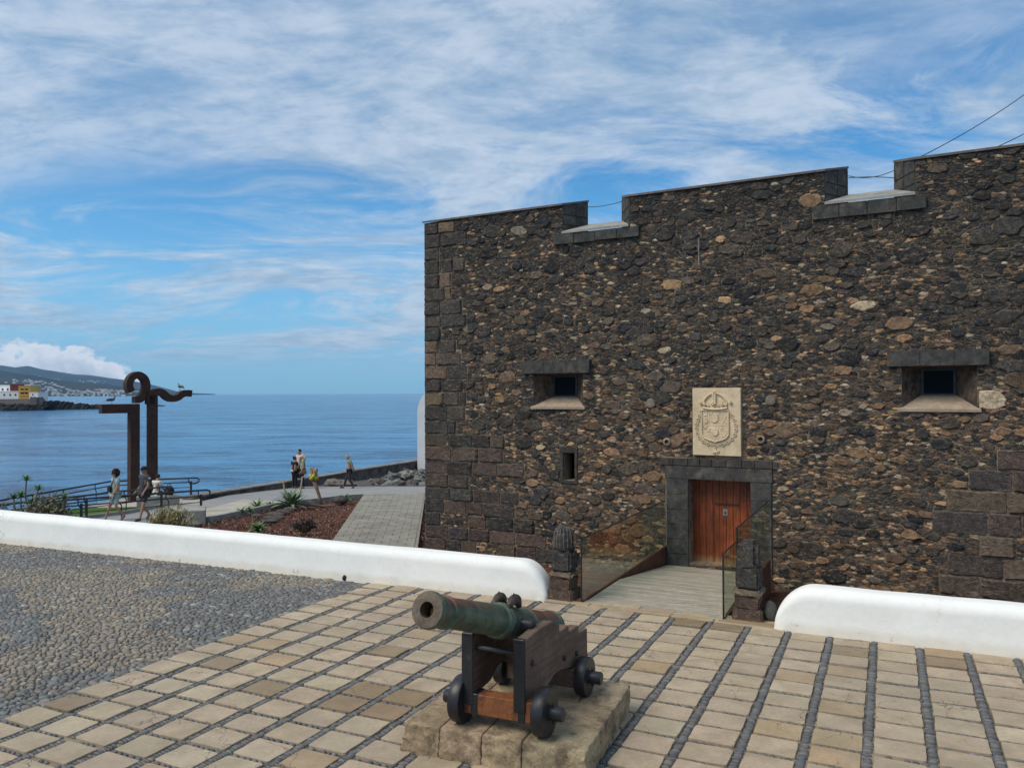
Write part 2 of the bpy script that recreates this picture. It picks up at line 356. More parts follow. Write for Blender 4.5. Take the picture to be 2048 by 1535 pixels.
# water
M_water = bpy.data.materials.new('sea_water'); M_water.use_nodes = True
t = NT(M_water.node_tree); b = M_water.node_tree.nodes['Principled BSDF']
geo = t.new('ShaderNodeNewGeometry').outputs['Position']
mp = t.new('ShaderNodeMapping'); mp.inputs['Scale'].default_value = (.45, 1., 1); mp.inputs['Rotation'].default_value = (0, 0, .25); t.put(mp.inputs[0], geo); wp = mp.outputs[0]
pat = t.noise(wp, .012, 5, .6)
painted_ripple = t.noise(wp, .10, 12, .78)
bc = t.mix(t.sm(pat, .38, .62), (.036, .185, .39), (.055, .23, .45))
streak = t.new('ShaderNodeMapping'); streak.inputs['Scale'].default_value = (.006, .05, 1); t.put(streak.inputs[0], geo)
bc = t.mix(t.sm(t.noise(streak.outputs[0], 1., 5, .65), .40, .62, 0., .55), bc, (.030, .13, .26))
bc = t.mix(t.sm(painted_ripple, .50, .56, 0., .85), bc, (.006, .05, .14)); bc = t.mix(t.sm(painted_ripple, .46, .39, 0., .5), bc, (.12, .33, .52))  # ripple shade and pale glints of the waves, painted into the water colour
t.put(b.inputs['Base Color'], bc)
b.inputs['Roughness'].default_value = .14; b.inputs['IOR'].default_value = 1.33; b.inputs['Specular IOR Level'].default_value = .5
h = t.math('ADD', t.math('MULTIPLY', t.noise(wp, .07, 4, .6), 3.4), t.math('ADD', t.math('MULTIPLY', t.noise(wp, .32, 5, .65), 1.8), t.math('MULTIPLY', t.noise(wp, 1.6, 4, .6), .34)))
bn = t.new('ShaderNodeBump'); bn.inputs['Strength'].default_value = 1.; bn.inputs['Distance'].default_value = 1.0; t.put(bn.inputs['Height'], h); t.l.new(bn.outputs[0], b.inputs['Normal'])

def jc(c, j=.12, hue=.04):
    k = 1+rnd.uniform(-j, j); return tuple(max(0, x*k*(1+rnd.uniform(-hue, hue))) for x in c)

# ------------------------------------------------------------------ packed stone cells (power diagram)
def darts(x0, x1, y0, y1, sizes, ok, ky=1., pack=.8):
    """sizes: list of (rmin, rmax, attempts). Returns sites (x, y*ky) and radii."""
    X = []; Rr = []; cell = .25; gridd = {}
    rmax = max(s[1] for s in sizes)
    def near(x, y, r):
        k = int(math.ceil((r+rmax)/cell)); cx, cy = int(x//cell), int(y//cell)
        for i in range(cx-k, cx+k+1):
            for j in range(cy-k, cy+k+1):
                for q in gridd.get((i, j), ()):
                    dx_ = X[q][0]-x; dy_ = X[q][1]-y; m_ = (r+Rr[q])*pack
                    if dx_*dx_+dy_*dy_ < m_*m_: return True
        return False
    for (a, b_, n) in sizes:
        for _ in range(n):
            x = rnd.uniform(x0, x1); y = rnd.uniform(y0, y1)
            if not ok(x, y, a): continue
            r = rnd.uniform(a, b_); yy = y*ky
            if near(x, yy, r): continue
            X.append((x, yy)); Rr.append(r); gridd.setdefault((int(x//cell), int(yy//cell)), []).append(len(X)-1)
        rmax = max(rmax, b_)
    return np.array(X), np.array(Rr)
def cells(X, Rr, nn=18, span=2.2):
    out = []; n = len(X); R2 = Rr**2
    for i in range(n):
        d = X-X[i]; pw = d[:, 0]**2+d[:, 1]**2
        key = pw-R2; key[i] = 1e9
        idx = np.argpartition(key, min(nn, n-1)-1)[:nn]
        s = Rr[i]*span+.02
        poly = [(-s, -s), (s, -s), (s, s), (-s, s)]
        for j in sorted(idx, key=lambda q: key[q]):
            nx, ny = d[j]; c = (pw[j]+R2[i]-R2[j])/2
            q = []
            m = len(poly)
            vals = [p[0]*nx+p[1]*ny-c for p in poly]
            if max(vals) <= 0: continue
            for k in range(m):
                a, b_ = poly[k], poly[(k+1) % m]; va, vb = vals[k], vals[(k+1) % m]
                if va <= 0: q.append(a)
                if (va < 0 < vb) or (vb < 0 < va):
                    tt = va/(va-vb); q.append((a[0]+(b_[0]-a[0])*tt, a[1]+(b_[1]-a[1])*tt))
            poly = q
            if len(poly) < 3: break
        out.append(poly if len(poly) >= 3 else None)
    return out
def clip_half(poly, nx, ny, c):
    q = []; m = len(poly)
    for k in range(m):
        a, b_ = poly[k], poly[(k+1) % m]; va = a[0]*nx+a[1]*ny-c; vb = b_[0]*nx+b_[1]*ny-c
        if va <= 0: q.append(a)
        if (va < 0 < vb) or (vb < 0 < va):
            tt = va/(va-vb); q.append((a[0]+(b_[0]-a[0])*tt, a[1]+(b_[1]-a[1])*tt))
    return q
def clip_rects(poly, sx_, sy_, rects):
    xs = [p[0] for p in poly]; ys = [p[1] for p in poly]
    for (a, b_, c, d) in rects:
        if max(xs) <= a or min(xs) >= b_ or max(ys) <= c or min(ys) >= d: continue
        opts = [(a-sx_, (1, 0, a)), (sx_-b_, (-1, 0, -b_)), (c-sy_, (0, 1, c)), (sy_-d, (0, -1, -d))]
        v, (nx, ny, cc_) = max(opts, key=lambda o: o[0])
        poly = clip_half(poly, nx, ny, cc_)
        if len(poly) < 3: return None
        xs = [p[0] for p in poly]; ys = [p[1] for p in poly]
    return poly
def area(p): return abs(sum(p[i][0]*p[(i+1) % len(p)][1]-p[(i+1) % len(p)][0]*p[i][1] for i in range(len(p))))/2
def chaikin(p, q=.25):
    o = []
    for i in range(len(p)):
        a, b_ = p[i], p[(i+1) % len(p)]
        o.append((a[0]*(1-q)+b_[0]*q, a[1]*(1-q)+b_[1]*q)); o.append((a[0]*q+b_[0]*(1-q), a[1]*q+b_[1]*(1-q)))
    return o
def shrink(p, g):
    cx = sum(a[0] for a in p)/len(p); cy = sum(a[1] for a in p)/len(p)
    o = []
    for a in p:
        dx_, dy_ = a[0]-cx, a[1]-cy; L = math.hypot(dx_, dy_)+1e-9; k = max(.35, 1-g/L); o.append((cx+dx_*k, cy+dy_*k))
    return o, cx, cy
def stone_mesh(mb, poly, g, h, fr, c, jit=.03, rounds=1, flat=.74, back=.03, domeh=1.15):
    """poly in (a, b) of frame fr(a, b, out)."""
    if rounds: 
        for _ in range(rounds): poly = chaikin(poly)
    p, cx, cy = shrink(poly, g); n = len(p); s = math.sqrt(area(p))
    p = [(a+rnd.uniform(-jit, jit)*s, b_+rnd.uniform(-jit, jit)*s) for a, b_ in p]
    tx, ty = rnd.uniform(-.10, .10), rnd.uniform(-.10, .10)
    vs = [fr(a, b_, -back) for a, b_ in p]
    vs += [fr(a, b_, h*.55+rnd.uniform(-.1, .1)*h) for a, b_ in p]
    vs += [fr(cx+(a-cx)*flat, cy+(b_-cy)*flat, h+(a-cx)*tx+(b_-cy)*ty+rnd.uniform(-.14, .14)*h) for a, b_ in p]
    vs.append(fr(cx, cy, h*domeh+rnd.uniform(-.1, .1)*h))
    fs = []
    for r_ in (0, 1):
        for k in range(n): k2 = (k+1) % n; fs.append((r_*n+k, r_*n+k2, (r_+1)*n+k2, (r_+1)*n+k))
    for k in range(n): fs.append((2*n+k, 2*n+(k+1) % n, 3*n))
    mb.add(vs, fs, c)

def quad_sheet(name, pts, m, parent=None, thick=.06, **k):
    mb = MB(); pts = [Vector(p) for p in pts]
    nrm = (pts[1]-pts[0]).cross(pts[2]-pts[0])
    if nrm.z < 0: pts = pts[::-1]
    mb.prism([p-Vector((0, 0, thick)) for p in pts], (0, 0, thick)); o = mb.build(name, m, parent); tag(o, **k); return o

# ================================================================== SETTING: sea, ground
SEA = -5.7
mb = MB()
n = 128; R_ = 12400
mb.add([(0, 0, SEA)]+[(R_*math.cos(2*math.pi*k/n), R_*math.sin(2*math.pi*k/n), SEA) for k in range(n)], [(0, 1+k, 1+(k+1) % n) for k in range(n)])
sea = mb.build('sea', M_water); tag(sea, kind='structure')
# land mass below the low ground
mb = MB()
A = lambda px, py, d=0.: atL(px, py, d)
low = [(-22, 3), (30, 3), (30, 60), (-6.0, 56), (A(835, 930).x-.5, 53.5), (-9.0, 47.5), (-14.4, 35.5), (-17.4, 27.8), (-24, 22), (-26, 12)]
top_ = [Vector((x, y, (LZ(y) if y > 15 else LZ(15))-.02)) for x, y in low]
mb.add([v for v in top_]+[(v.x, v.y, -9) for v in top_], [tuple(range(len(low)))]+[(i, i+len(low), (i+1) % len(low)+len(low), (i+1) % len(low)) for i in range(len(low))])
low_ground = mb.build('garden_soil', M_soil); tag(low_ground, kind='structure')

# plaza slab: the high terrace with its pavement
ramp0 = at(1168, 1204); ramp1 = at(1443, 1238)
parL = [at(-330, 1052), at(0, 1085), at(1091, 1201)]
parR = [at(1547, 1258), at(2048, 1315), at(2500, 1366)]
plaza = MB()
pd = (ramp1-ramp0).normalized(); pn = Vector((-pd.y, pd.x, 0))
bk = .55
def off(p, q, d):
    e = (q-p).normalized(); return Vector((-e.y, e.x, 0))*d
oL = off(parL[1], parL[2], bk); oR = off(parR[0], parR[1], bk)
outline = [parL[0]+oL, parL[2]+oL, ramp0+pn*.02, ramp1+pn*.02, parR[0]+oR, parR[2]+oR, Vector((15, 1, 0)), Vector((6, -6, 0)), Vector((-14, -6, 0)), Vector((-24, 4, 0))]
PL = -.024
mb = MB(); mb.add([Vector((p.x, p.y, PL)) for p in outline[::-1]]+[Vector((p.x, p.y, -3)) for p in outline[::-1]],
  [tuple(range(len(outline)))]+[(i, i+len(outline), (i+1) % len(outline)+len(outline), (i+1) % len(outline)) for i in range(len(outline))])
plaza = mb.build('plaza_pavement', M_grout); tag(plaza, kind='structure')
# moat floor
mb = MB(); q = [parL[2]+oL, ramp0, ramp1, parR[2]+oR, parR[2]+oR+NRM*8, CORNER+NRM*.5-U*1.2, parL[2]+oL-U*3+NRM*2]
moat = MB(); moat.prism([Vector((-6, 12.5, -2.2)), Vector((20, 4, -2.2)), Vector((20, 14, -2.2)), CORNER+Vector((-.2, -.4, -2.2)), Vector((-6, 20, -2.2))], (0, 0, .1))

# which side of the plaza's far edge
def beyond(p):
    def side(a, b_): return (b_-a).x*(p-a).y-(b_-a).y*(p-a).x
    if (p-ramp0).dot(pd) < -.62: return side(parL[1], parL[2])
    if (p-ramp1).dot(pd) > .75: return side(parR[0], parR[1])
    return side(ramp0, ramp1)+.16
def inview(p, m=120):
    d = p-CAM; y = d.dot(fw)
    if y < .5: return False
    X_ = 1024+F*d.dot(rt)/y; Y_ = 767.5-F*d.dot(up)/y
    return -m < X_ < 2048+m and Y_ < 1535+m
def pxsize(p, s): return s*F/(p-CAM).length

# pavers ---------------------------------------------------------------
tiles = []
for i in range(-15, 12):
    for r in range(-9, 26):
        c = G(i+.5, r+.5)
        if not inview(c, 260): continue
        b_ = beyond(c)
        if b_ > .6: continue
        tiles.append((i, r, c, b_))
tiles.sort(key=lambda q: (q[2]-CAM).length)
wb, tb = .20, .155
stains = {(-10, 9), (-9, 9), (-10, 10), (-9, 10)}
def paver(mb, i, r, special=None):
    u0, u1 = i+wb/2, i+1-wb/2; v0, v1 = r+tb/2, r+1-tb/2
    ju = lambda: rnd.uniform(-.012, .012)
    cs = [(u0+ju(), v1+ju()), (u1+ju(), v1+ju()), (u1+ju(), v0+ju()), (u0+ju(), v0+ju())]
    out = []
    for k in range(4):
        a, b2 = cs[k], cs[(k+1) % 4]
        for tt in (.04, .35, .65, .96):
            w_ = rnd.uniform(-.004, .004) if tt in (.04, .96) else rnd.uniform(-.012, .012)
            out.append((a[0]+(b2[0]-a[0])*tt+w_, a[1]+(b2[1]-a[1])*tt+w_))
    h = rnd.uniform(-.006, .008); n_ = len(out); cu = (u0+u1)/2; cv = (v0+v1)/2
    tx, ty = rnd.uniform(-.008, .008), rnd.uniform(-.008, .008)
    H = lambda a, b2: h+(a-cu)*tx+(b2-cv)*ty
    vs = [G(a, b2, -.05) for a, b2 in out]+[G(a, b2, H(a, b2)-.004) for a, b2 in out]
    vs += [G(cu+(a-cu)*.986, cv+(b2-cv)*.986, H(a, b2)) for a, b2 in out]
    fs = []
    for q in (0, 1):
        for k in range(n_): k2 = (k+1) % n_; fs.append((q*n_+k, q*n_+k2, (q+1)*n_+k2, (q+1)*n_+k))
    fs.append(tuple(2*n_+k for k in range(n_)))
    x = rnd.random()
    if (i, r) in stains: c = (.62, .56, .50)
    elif x < .025: c = (.62, .57, .50)
    elif x < .09: c = (.92, .84, .72)
    elif x < .30: c = (1.08, 1.10, 1.10)
    else: c = (1, 1, 1)
    mb.add(vs, fs, jc(c, .07, .02))
rest = MB(); ntile = 0
for i, r, c, b_ in tiles:
    if ntile < 300 and inview(c, 60):
        m1 = MB(); paver(m1, i, r); m1.build('paver', M_tile, plaza); ntile += 1
    else: paver(rest, i, r)
if rest.v: o = rest.build('outer_pavers', M_tile, plaza); tag(o, kind='stuff')
# long kerb stones along the head of the ramp
a0 = ramp0-pd*.45; L = (ramp1-ramp0).length+1.2; x = 0
while x < L:
    l_ = rnd.uniform(.5, .85); l_ = min(l_, L-x)
    m1 = MB(); M4 = Matrix.Translation(a0+pd*x-pn*.16) @ Matrix.Rotation(math.atan2(pd.y, pd.x), 4, 'Z')
    m1.box(.006, l_-.006, 0, .15, -.06, .004+rnd.uniform(-.003, .003), jc((.95, .88, .76), .08), M4, bev=.008); m1.build('kerb_stone', M_tile, plaza); x += l_

# pebbles in the joints --------------------------------------------------
peb = []      # (mesh builder function, distance)
def pebble_at(mb, p, ax, la, lb, h, c, n=8):
    by = Vector((-ax.y, ax.x, 0)); z = Vector((0, 0, 1)); vs = []; rots = rnd.uniform(0, 6.28)
    base = [(math.cos(2*math.pi*k/n+rots), math.sin(2*math.pi*k/n+rots)) for k in range(n)]
    for s_, hh in ((1., -.012), (.93, h*.55), (.58, h*.93)):
        for a, b2 in base: vs.append(p+ax*(a*la*s_)+by*(b2*lb*s_)+z*hh)
    vs.append(p+z*h); fs = []
    for q in (0, 1):
        for k in range(n): k2 = (k+1) % n; fs.append((q*n+k, q*n+k2, (q+1)*n+k2, (q+1)*n+k))
    for k in range(n): fs.append((2*n+k, 2*n+(k+1) % n, 3*n))
    mb.add(vs, fs, c)
BL = [(.100, .104, .108), (.125, .128, .126), (.088, .092, .096), (.15, .145, .135), (.115, .110, .108), (.13, .115, .112)]
joint = MB()
for i in range(-15, 13):
    s = -9.*TV
    while s < 26*TV:
        r = s/TV; p = G(i, r); s += rnd.uniform(.030, .044)
        if not inview(p, 120) or beyond(p) > .15: continue
        if rnd.random() < .07: continue
        ax = (E1+E2*rnd.uniform(-.16, .16)).normalized()
        pebble_at(joint, p+E1*rnd.uniform(-.008, .008)+Vector((0, 0, PL)), ax, rnd.uniform(.038, .051), rnd.uniform(.013, .019), rnd.uniform(.020, .030), jc(rnd.choice(BL), .2))
for r in range(-9, 26):
    for i in range(-15, 12):
        s = wb/2*TU+.03
        while s < (1-wb/2)*TU-.02:
            l_ = rnd.uniform(.026, .042); p = G(i+(s+l_)/TU, r); s += 2*l_+.006
            if not inview(p, 120) or beyond(p) > .15: continue
            if rnd.random() < .10: continue
            pebble_at(joint, p+Vector((0, 0, PL)), (E1+E2*rnd.uniform(-.1, .1)).normalized(), l_, rnd.uniform(.020, .028), rnd.uniform(.018, .026), jc(rnd.choice(BL), .22, .03), 7)
o = joint.build('joint_pebbles', M_pebble, plaza, smooth=True); tag(o, kind='stuff')

# pebble field ------------------------------------------------------------
def okp(x, y, r):
    p = TO+E1*x+E2*y
    return x < -15*TU-.01 and beyond(p) < -.05 and inview(p, 420)
umin = min((at(x, y)-TO).dot(E1) for x, y in ((-330, 1050), (-330, 1560))); vmin = (at(-330, 1600)-TO).dot(E2); vmax = (at(-330, 1056)-TO).dot(E2)
X, Rr = darts(umin-.3, -15*TU, vmin-.6, vmax+.6, [(.048, .066, 17000), (.034, .046, 48000), (.022, .030, 50000)], okp, 1.3, .82)
from mathutils import noise as mn
PB = []
for k, poly in enumerate(cells(X, Rr, 14, 2.0)):
    if poly is None: continue
    sx_, sy_ = X[k][0], X[k][1]/1.3; poly = [(a, b_/1.3) for a, b_ in poly]
    PB.append((sx_, sy_, poly, (TO+E1*sx_+E2*sy_-CAM).length))
PB.sort(key=lambda q: q[3]-8*math.sqrt(area(q[2])))
field = MB(); cnt = 0
stars = [at(545, 1186), at(480, 1196), at(230, 1245)]
for sx_, sy_, poly, d_ in PB:
    p = TO+E1*sx_+E2*sy_
    z1 = mn.noise(Vector((p.x*.42, p.y*.42, 1.7)))+.35*mn.noise(Vector((p.x*1.6, p.y*1.6, 4.)))
    f_ = rnd.random()
    if z1 > .02: c = (.21, .175, .135) if f_ < .45 else ((.16, .15, .13) if f_ < .8 else (.25, .215, .165))
    else: c = (.118, .113, .104) if f_ < .50 else ((.135, .14, .135) if f_ < .86 else ((.17, .14, .13) if f_ < .95 else (.25, .24, .21)))
    c = jc(tuple(1.08*x for x in c), .24, .02)
    poly = [(a+sx_, b_+sy_) for a, b_ in poly]
    hh = rnd.uniform(.018, .032); gp = .011 if z1 > .02 else .006
    fr = lambda a, b_, o_: TO+E1*a+E2*b_+Vector((0, 0, PL+o_))
    if cnt < 280 and inview(p, -4):
        m1 = MB(); stone_mesh(m1, poly, gp, hh, fr, c, .02, 1, .70, .01, 1.2); m1.build('pebble', M_pebble, plaza, smooth=True); cnt += 1
    else: stone_mesh(field, poly, gp, hh, fr, c, .02, 1 if d_ < 13 else 0, .70, .01, 1.2)
o = field.build('pebble_field', M_pebble, plaza, smooth=True); tag(o, kind='stuff')

# ------------------------------------------------------------------ white parapets
def parapet(name, path, hs, thick, end_at_start, label, roundlen):
    """path: base line of the face turned to the plaza; ends in a rounded nose."""
    mb = MB(); path = [Vector(p) for p in path]
    seg = []; tot = 0
    for a, b_ in zip(path, path[1:]): seg.append((tot, a, b_)); tot += (b_-a).length
    def pos(s):
        for s0_, a, b_ in reversed(seg):
            if s >= s0_: L_ = (b_-a).length; return a+(b_-a)*((s-s0_)/L_), (b_-a).normalized()
        return seg[0][1], (seg[0][2]-seg[0][1]).normalized()
    S = []
    s = 0
    while s < tot: S.append(s); s += .45
    S.append(tot)
    ext = [roundlen*(1-math.cos(a)) for a in np.linspace(0, math.pi/2, 15)]
    if end_at_start: S = sorted(set([round(e, 4) for e in ext]+[x for x in S if x > roundlen]))
    else: S = sorted(set([round(tot-e, 4) for e in ext]+[x for x in S if x < tot-roundlen]))
    rings = []
    for s in S:
        p, d = pos(s); nrm_ = Vector((-d.y, d.x, 0)); e = s if end_at_start else tot-s
        h = hs(s)
        q = 1. if e >= roundlen else math.sqrt(max(0, 1-(1-e/roundlen)**2))
        hh = h*max(q, .015); tk = thick*(.72+.28*q)
        w_ = .020*mn.noise(Vector((s*1.1, 0, 3)))+.010*mn.noise(Vector((s*3.5, 9, 3)))
        prof = []
        rr = min(.16, hh*.45)
        y0_ = (thick-tk)/2
        fl = .03 if e > .12 else .07
        prof.append((y0_-fl, -.03)); prof.append((y0_-fl*.5, min(.03, hh*.2))); prof.append((y0_, min(.09, hh*.4)))
        for a in np.linspace(0, math.pi/2, 7): prof.append((y0_+.012+rr-rr*math.cos(a), hh-rr+rr*math.sin(a)))
        for a in np.linspace(math.pi/2, 0, 6): prof.append((y0_+tk-rr+rr*math.cos(a), hh-rr+rr*math.sin(a)))
        prof.append((y0_+tk+.02, -.6))
        rings.append([p+nrm_*(a+w_)+Vector((0, 0, b_+ .012*mn.noise(Vector((s*1.7, 5, a*4))))) for a, b_ in prof])
    n_ = len(rings[0]); vs = [v for r in rings for v in r]; fs = []
    for i in range(len(rings)-1):
        for k in range(n_-1): fs.append((i*n_+k, (i+1)*n_+k, (i+1)*n_+k+1, i*n_+k+1))
    fs.append(tuple(range(n_))); fs.append(tuple((len(rings)-1)*n_+k for k in range(n_))[::-1])
    mb.add(vs, fs); o = mb.build(name, M_white, smooth=True); return tag(o, label=label, cat='low wall', group='white parapets at the plaza edge')
totL = (parL[1]-parL[0]).length+(parL[2]-parL[1]).length
parapet('white_parapet', parL, lambda s: .70-.13*(s/totL), .50, False, 'long white limewashed parapet behind the cannon, running left from the stone post', .50)
parapet('white_parapet', parR, lambda s: .60, .50, True, 'white parapet with rounded end beside the right-hand stone post under the fort wall', .55)
# drain holes at the foot of the left parapet
for k, (px, py, lb) in enumerate([(690, 1158, 'black drain spout at the foot of the white parapet, nearest the pavers'), (161, 1100, 'small black drain spout at the foot of the white parapet near the far pebbles')]):
    p = at(px, py); m1 = MB(); m1.blob((0, 0, .03), (.05, .05, .055), 10, 6, .15); o = m1.build('drain_spout', M_dark, loc=p+Vector((0, -.01, 0))); tag(o, label=lb, cat='drain', group='drain spouts of the parapet')

# ================================================================== FORT
ROT = math.atan2(U.y, U.x)
fort = empty('fort', CORNER, ROT, label='dark lava-stone fort with battlements, wooden door and carved coat of arms', cat='fort')
UL, ZB, DEPTH, PT = 15.0, -2.3, 12.0, .7
def fr(a, b_, o_): return (a, -o_, b_)
def R4(p, q, grow=0.): (a, b_), (c, d) = W(*p), W(*q); return (min(a, c)-grow, max(a, c)+grow, min(b_, d)-grow, max(b_, d)+grow)
ZT = 7.62
gaps = [(3.88, 5.50, 4.20, 5.05), (9.54, 11.12, 9.88, 10.72)]       # outer left/right, inner left/right of each embrasure
ZS = 6.93
lint1 = (2.85, 4.57, 3.74, 4.04); lint2 = (10.62, 12.27, 3.76, 4.05)
op1 = (3.10, 4.36, 2.98, 3.74); op2 = (10.86, 12.08, 2.98, 3.76)
in1 = (3.38, 3.99, 3.20, 3.70, .50); in2 = (11.17, 11.74, 3.22, 3.72, .50)
slit = (3.87, 4.15, 1.30, 1.92)
door = (6.79, 8.07, -.30, 1.46)
surround = (6.28, 8.50, -.30, 1.74)
plq = (6.90, 7.90, 1.98, 3.38)
ledges = [(3.66, 5.74, 6.70, 6.93), (9.30, 11.30, 6.66, 6.93)]
# backing wall: mortar, thick, with real openings
opens = [op1, op2, slit, door]
xs = sorted({0., UL}|{v for o_ in opens for v in o_[:2]}); zs = sorted({ZB, ZS}|{v for o_ in opens for v in o_[2:]})
mb = MB()
for a, b_ in zip(xs, xs[1:]):
    run = None
    for c, d in zip(zs, zs[1:]):
        cx, cz = (a+b_)/2, (c+d)/2
        solid = not any(o_[0] < cx < o_[1] and o_[2] < cz < o_[3] for o_ in opens)
        if solid: run = (run[0], d) if run else (c, d)
        if (not solid or d == zs[-1]) and run: mb.box(a, b_, 0, PT, *run); run = None
backing = mb.build('masonry', M_mortar, fort)
mb = MB(); mb.box(.003, UL-.003, PT+.003, DEPTH, ZB, ZS-.03); mb.build('inner_walls', M_ashlar, fort)
# merlons: solid blocks whose cheeks splay outwards
ms = [(0., gaps[0][0], 0., gaps[0][2]), (gaps[0][1], gaps[1][0], gaps[0][3], gaps[1][2]), (gaps[1][1], UL, gaps[1][3], UL)]
for k, (a, b_, c, d) in enumerate(ms):
    mb = MB(); z0, z1, zi = ZS+.001, ZT-.03, ZT+.16
    vs = [(a, 0, z0), (b_, 0, z0), (d, PT, z0), (c, PT, z0), (a, 0, z1), (b_, 0, z1), (d, PT, zi), (c, PT, zi)]
    mb.add(vs, [(3, 2, 1, 0), (4, 5, 6, 7), (0, 1, 5, 4), (1, 2, 6, 5), (2, 3, 7, 6), (3, 0, 4, 7)]); mer = mb.build('merlon', M_ashlar, fort)
    mb = MB(); e = .035; vs = []
    for zo in (0, .045): vs += [(a-(.02 if k else .03), -.05, z1+zo+.004), (b_+.015, -.05, z1+zo+.004), (d+.015, PT+.02, zi+zo+.004), (c-.015, PT+.02, zi+zo+.004)]
    mb.add(vs, [(3, 2, 1, 0), (4, 5, 6, 7), (0, 1, 5, 4), (1, 2, 6, 5), (2, 3, 7, 6), (3, 0, 4, 7)]); mb.build('coping', M_coping, mer)
    # cut blocks on the splayed cheek facing right
    for (p0, p1, sgn) in (((b_, 0), (d, PT), 1), ((a, 0), (c, PT), -1)):
        if (sgn == 1 and k == 2) or (sgn == -1 and k == 0): continue
        nc = 3
        for r_ in range(nc):
            for h_ in range(2):
                t0, t1 = h_/2+.02, (h_+1)/2-.02; za, zb = z0+(ZT-z0)*r_/nc+.015, z0+(ZT-z0)*(r_+1)/nc-.012
                q0 = Vector((p0[0]+(p1[0]-p0[0])*t0, p0[1]+(p1[1]-p0[1])*t0, 0)); q1 = Vector((p0[0]+(p1[0]-p0[0])*t1, p0[1]+(p1[1]-p0[1])*t1, 0))
                lift = (t0+t1)/2*.15 if r_ == nc-1 else 0
                nn = Vector((q1.y-q0.y, -(q1.x-q0.x), 0)).normalized()*sgn*.012
                m1 = MB(); m1.prism([q0+Vector((0, 0, za)), q1+Vector((0, 0, za)), q1+Vector((0, 0, zb+lift)), q0+Vector((0, 0, zb+lift))], nn, jc((1, 1, 1), .2)); m1.build('cheek_block', M_basalt, mer)
# sloping embrasure sills and the cut ledge below
for k, (g, L_) in enumerate(zip(gaps, ledges)):
    mb = MB(); vs = []
    for zo in (0, .05): vs += [(g[0]-.0, -.09, ZS+zo+.003), (g[1]-.0, -.09, ZS+zo+.003), (g[3]-.004, PT, ZS+.27+zo), (g[2]+.004, PT, ZS+.27+zo)]
    mb.add(vs, [(3, 2, 1, 0), (4, 5, 6, 7), (0, 1, 5, 4), (1, 2, 6, 5), (2, 3, 7, 6), (3, 0, 4, 7)]); mb.build('embrasure_sill', M_cement, fort)
    n_ = 4
    for i in range(n_):
        a, b_ = L_[0]+(L_[1]-L_[0])*i/n_, L_[0]+(L_[1]-L_[0])*(i+1)/n_
        m1 = MB(); m1.box(a+.004, b_-.004, -.075+rnd.uniform(-.006, .006), .05, L_[2]+rnd.uniform(-.01, .01), L_[3]-.003, bev=.008); m1.build('ledge_block', M_basalt, fort)
# stepped quoins and cut-stone zones: courses of squared blocks
rects = [lint1, lint2, op1, op2, (slit[0]-.10, slit[1]+.08, slit[2]-.08, slit[3]+.16), surround, (surround[0]-.1, surround[1]+.08, 1.74, 1.93), (plq[0]-.02, plq[1]+.02, plq[2]-.02, plq[3]+.02)]
rects += ledges+[(gaps[0][0]-.0, gaps[0][1]+.0, ZS, 8.2), (gaps[1][0]-.0, gaps[1][1]+.0, ZS, 8.2)]
for g in gaps:      # dressed blocks beside the gaps
    pass
BR = [(.075, .055, .048), (.092, .066, .055), (.062, .053, .048), (.052, .049, .048), (.105, .078, .060)]
ash = []
def course(z, zh, x0, x1, wmin, wmax, pal, edge=False):
    x = x0
    while x < x1-.12:
        wd = rnd.uniform(wmin, wmax)
        if x+wd > x1-.18: wd = x1-x
        ash.append((x, x+wd, z, z+zh, rnd.choice(pal), edge and x == x0)); x += wd
DK = [(.055, .053, .053), (.068, .060, .056), (.082, .068, .058), (.060, .054, .05), (.15, .105, .070)]
z = ZB
while z < 7.5:
    zh = rnd.uniform(.30, .37)
    if z+zh > 7.40: zh = 7.56-z
    if z < .2: xr = rnd.uniform(3.2, 4.1)
    elif z < 1.35: xr = rnd.uniform(2.5, 3.3)
    elif z < 2.2: xr = rnd.uniform(1.7, 2.5)
    elif z < 3.9: xr = rnd.uniform(.9, 1.5)
    else: xr = rnd.uniform(.75, 1.35)
    course(z, zh, 0., xr, .42 if z < 3 else .35, .82 if z < 3 else .75, BR if z < 2.6 else DK, True); z += zh
z = ZB
while z < 2.1:
    zh = rnd.uniform(.34, .42); xr = 11.75+rnd.uniform(-.35, .35)-(.25 if z < 1 else -.15)
    course(z, zh, xr, UL, .5, .95, [(.11, .078, .062), (.095, .07, .058), (.12, .09, .068), (.075, .064, .058)]); z += zh
for k in range(5): ash.append((5.3+k*.0, 5.3, 0, 0, BR[0], False)) if False else None
ash = [a for a in ash if not (a[0] > .1 and rnd.random() < (.16 if a[0] < 6 else .14)) and not any(a[0] < r[1]+.02 and a[1] > r[0]-.02 and a[2] < r[3]+.02 and a[3] > r[2]-.02 for r in rects)]
rects_all = rects+[(a[0], a[1]+.01, a[2]-.005, a[3]+.005) for a in ash]
SM = []       # every stone: (area, kind, data)
for (a, b_, c, d, cc_, e_) in ash:
    poly = []
    pts = [(a, c), (b_, c), (b_, d), (a, d)]
    for i in range(4):
        p, q = pts[i], pts[(i+1) % 4]
        for tt in (.05, .3, .55, .8, .95): poly.append((p[0]+(q[0]-p[0])*tt, p[1]+(q[1]-p[1])*tt))
    SM.append(((b_-a)*(d-c), poly, cc_, 'ash', (a, b_, c, d)))
def okf(x, y, r):
    m_ = r*.45
    for (a, b_, c, d) in rects_all:
        if a-m_ < x < b_+m_ and c-m_*.6 < y < d+m_*.6: return False
    return True
KY = 2.3
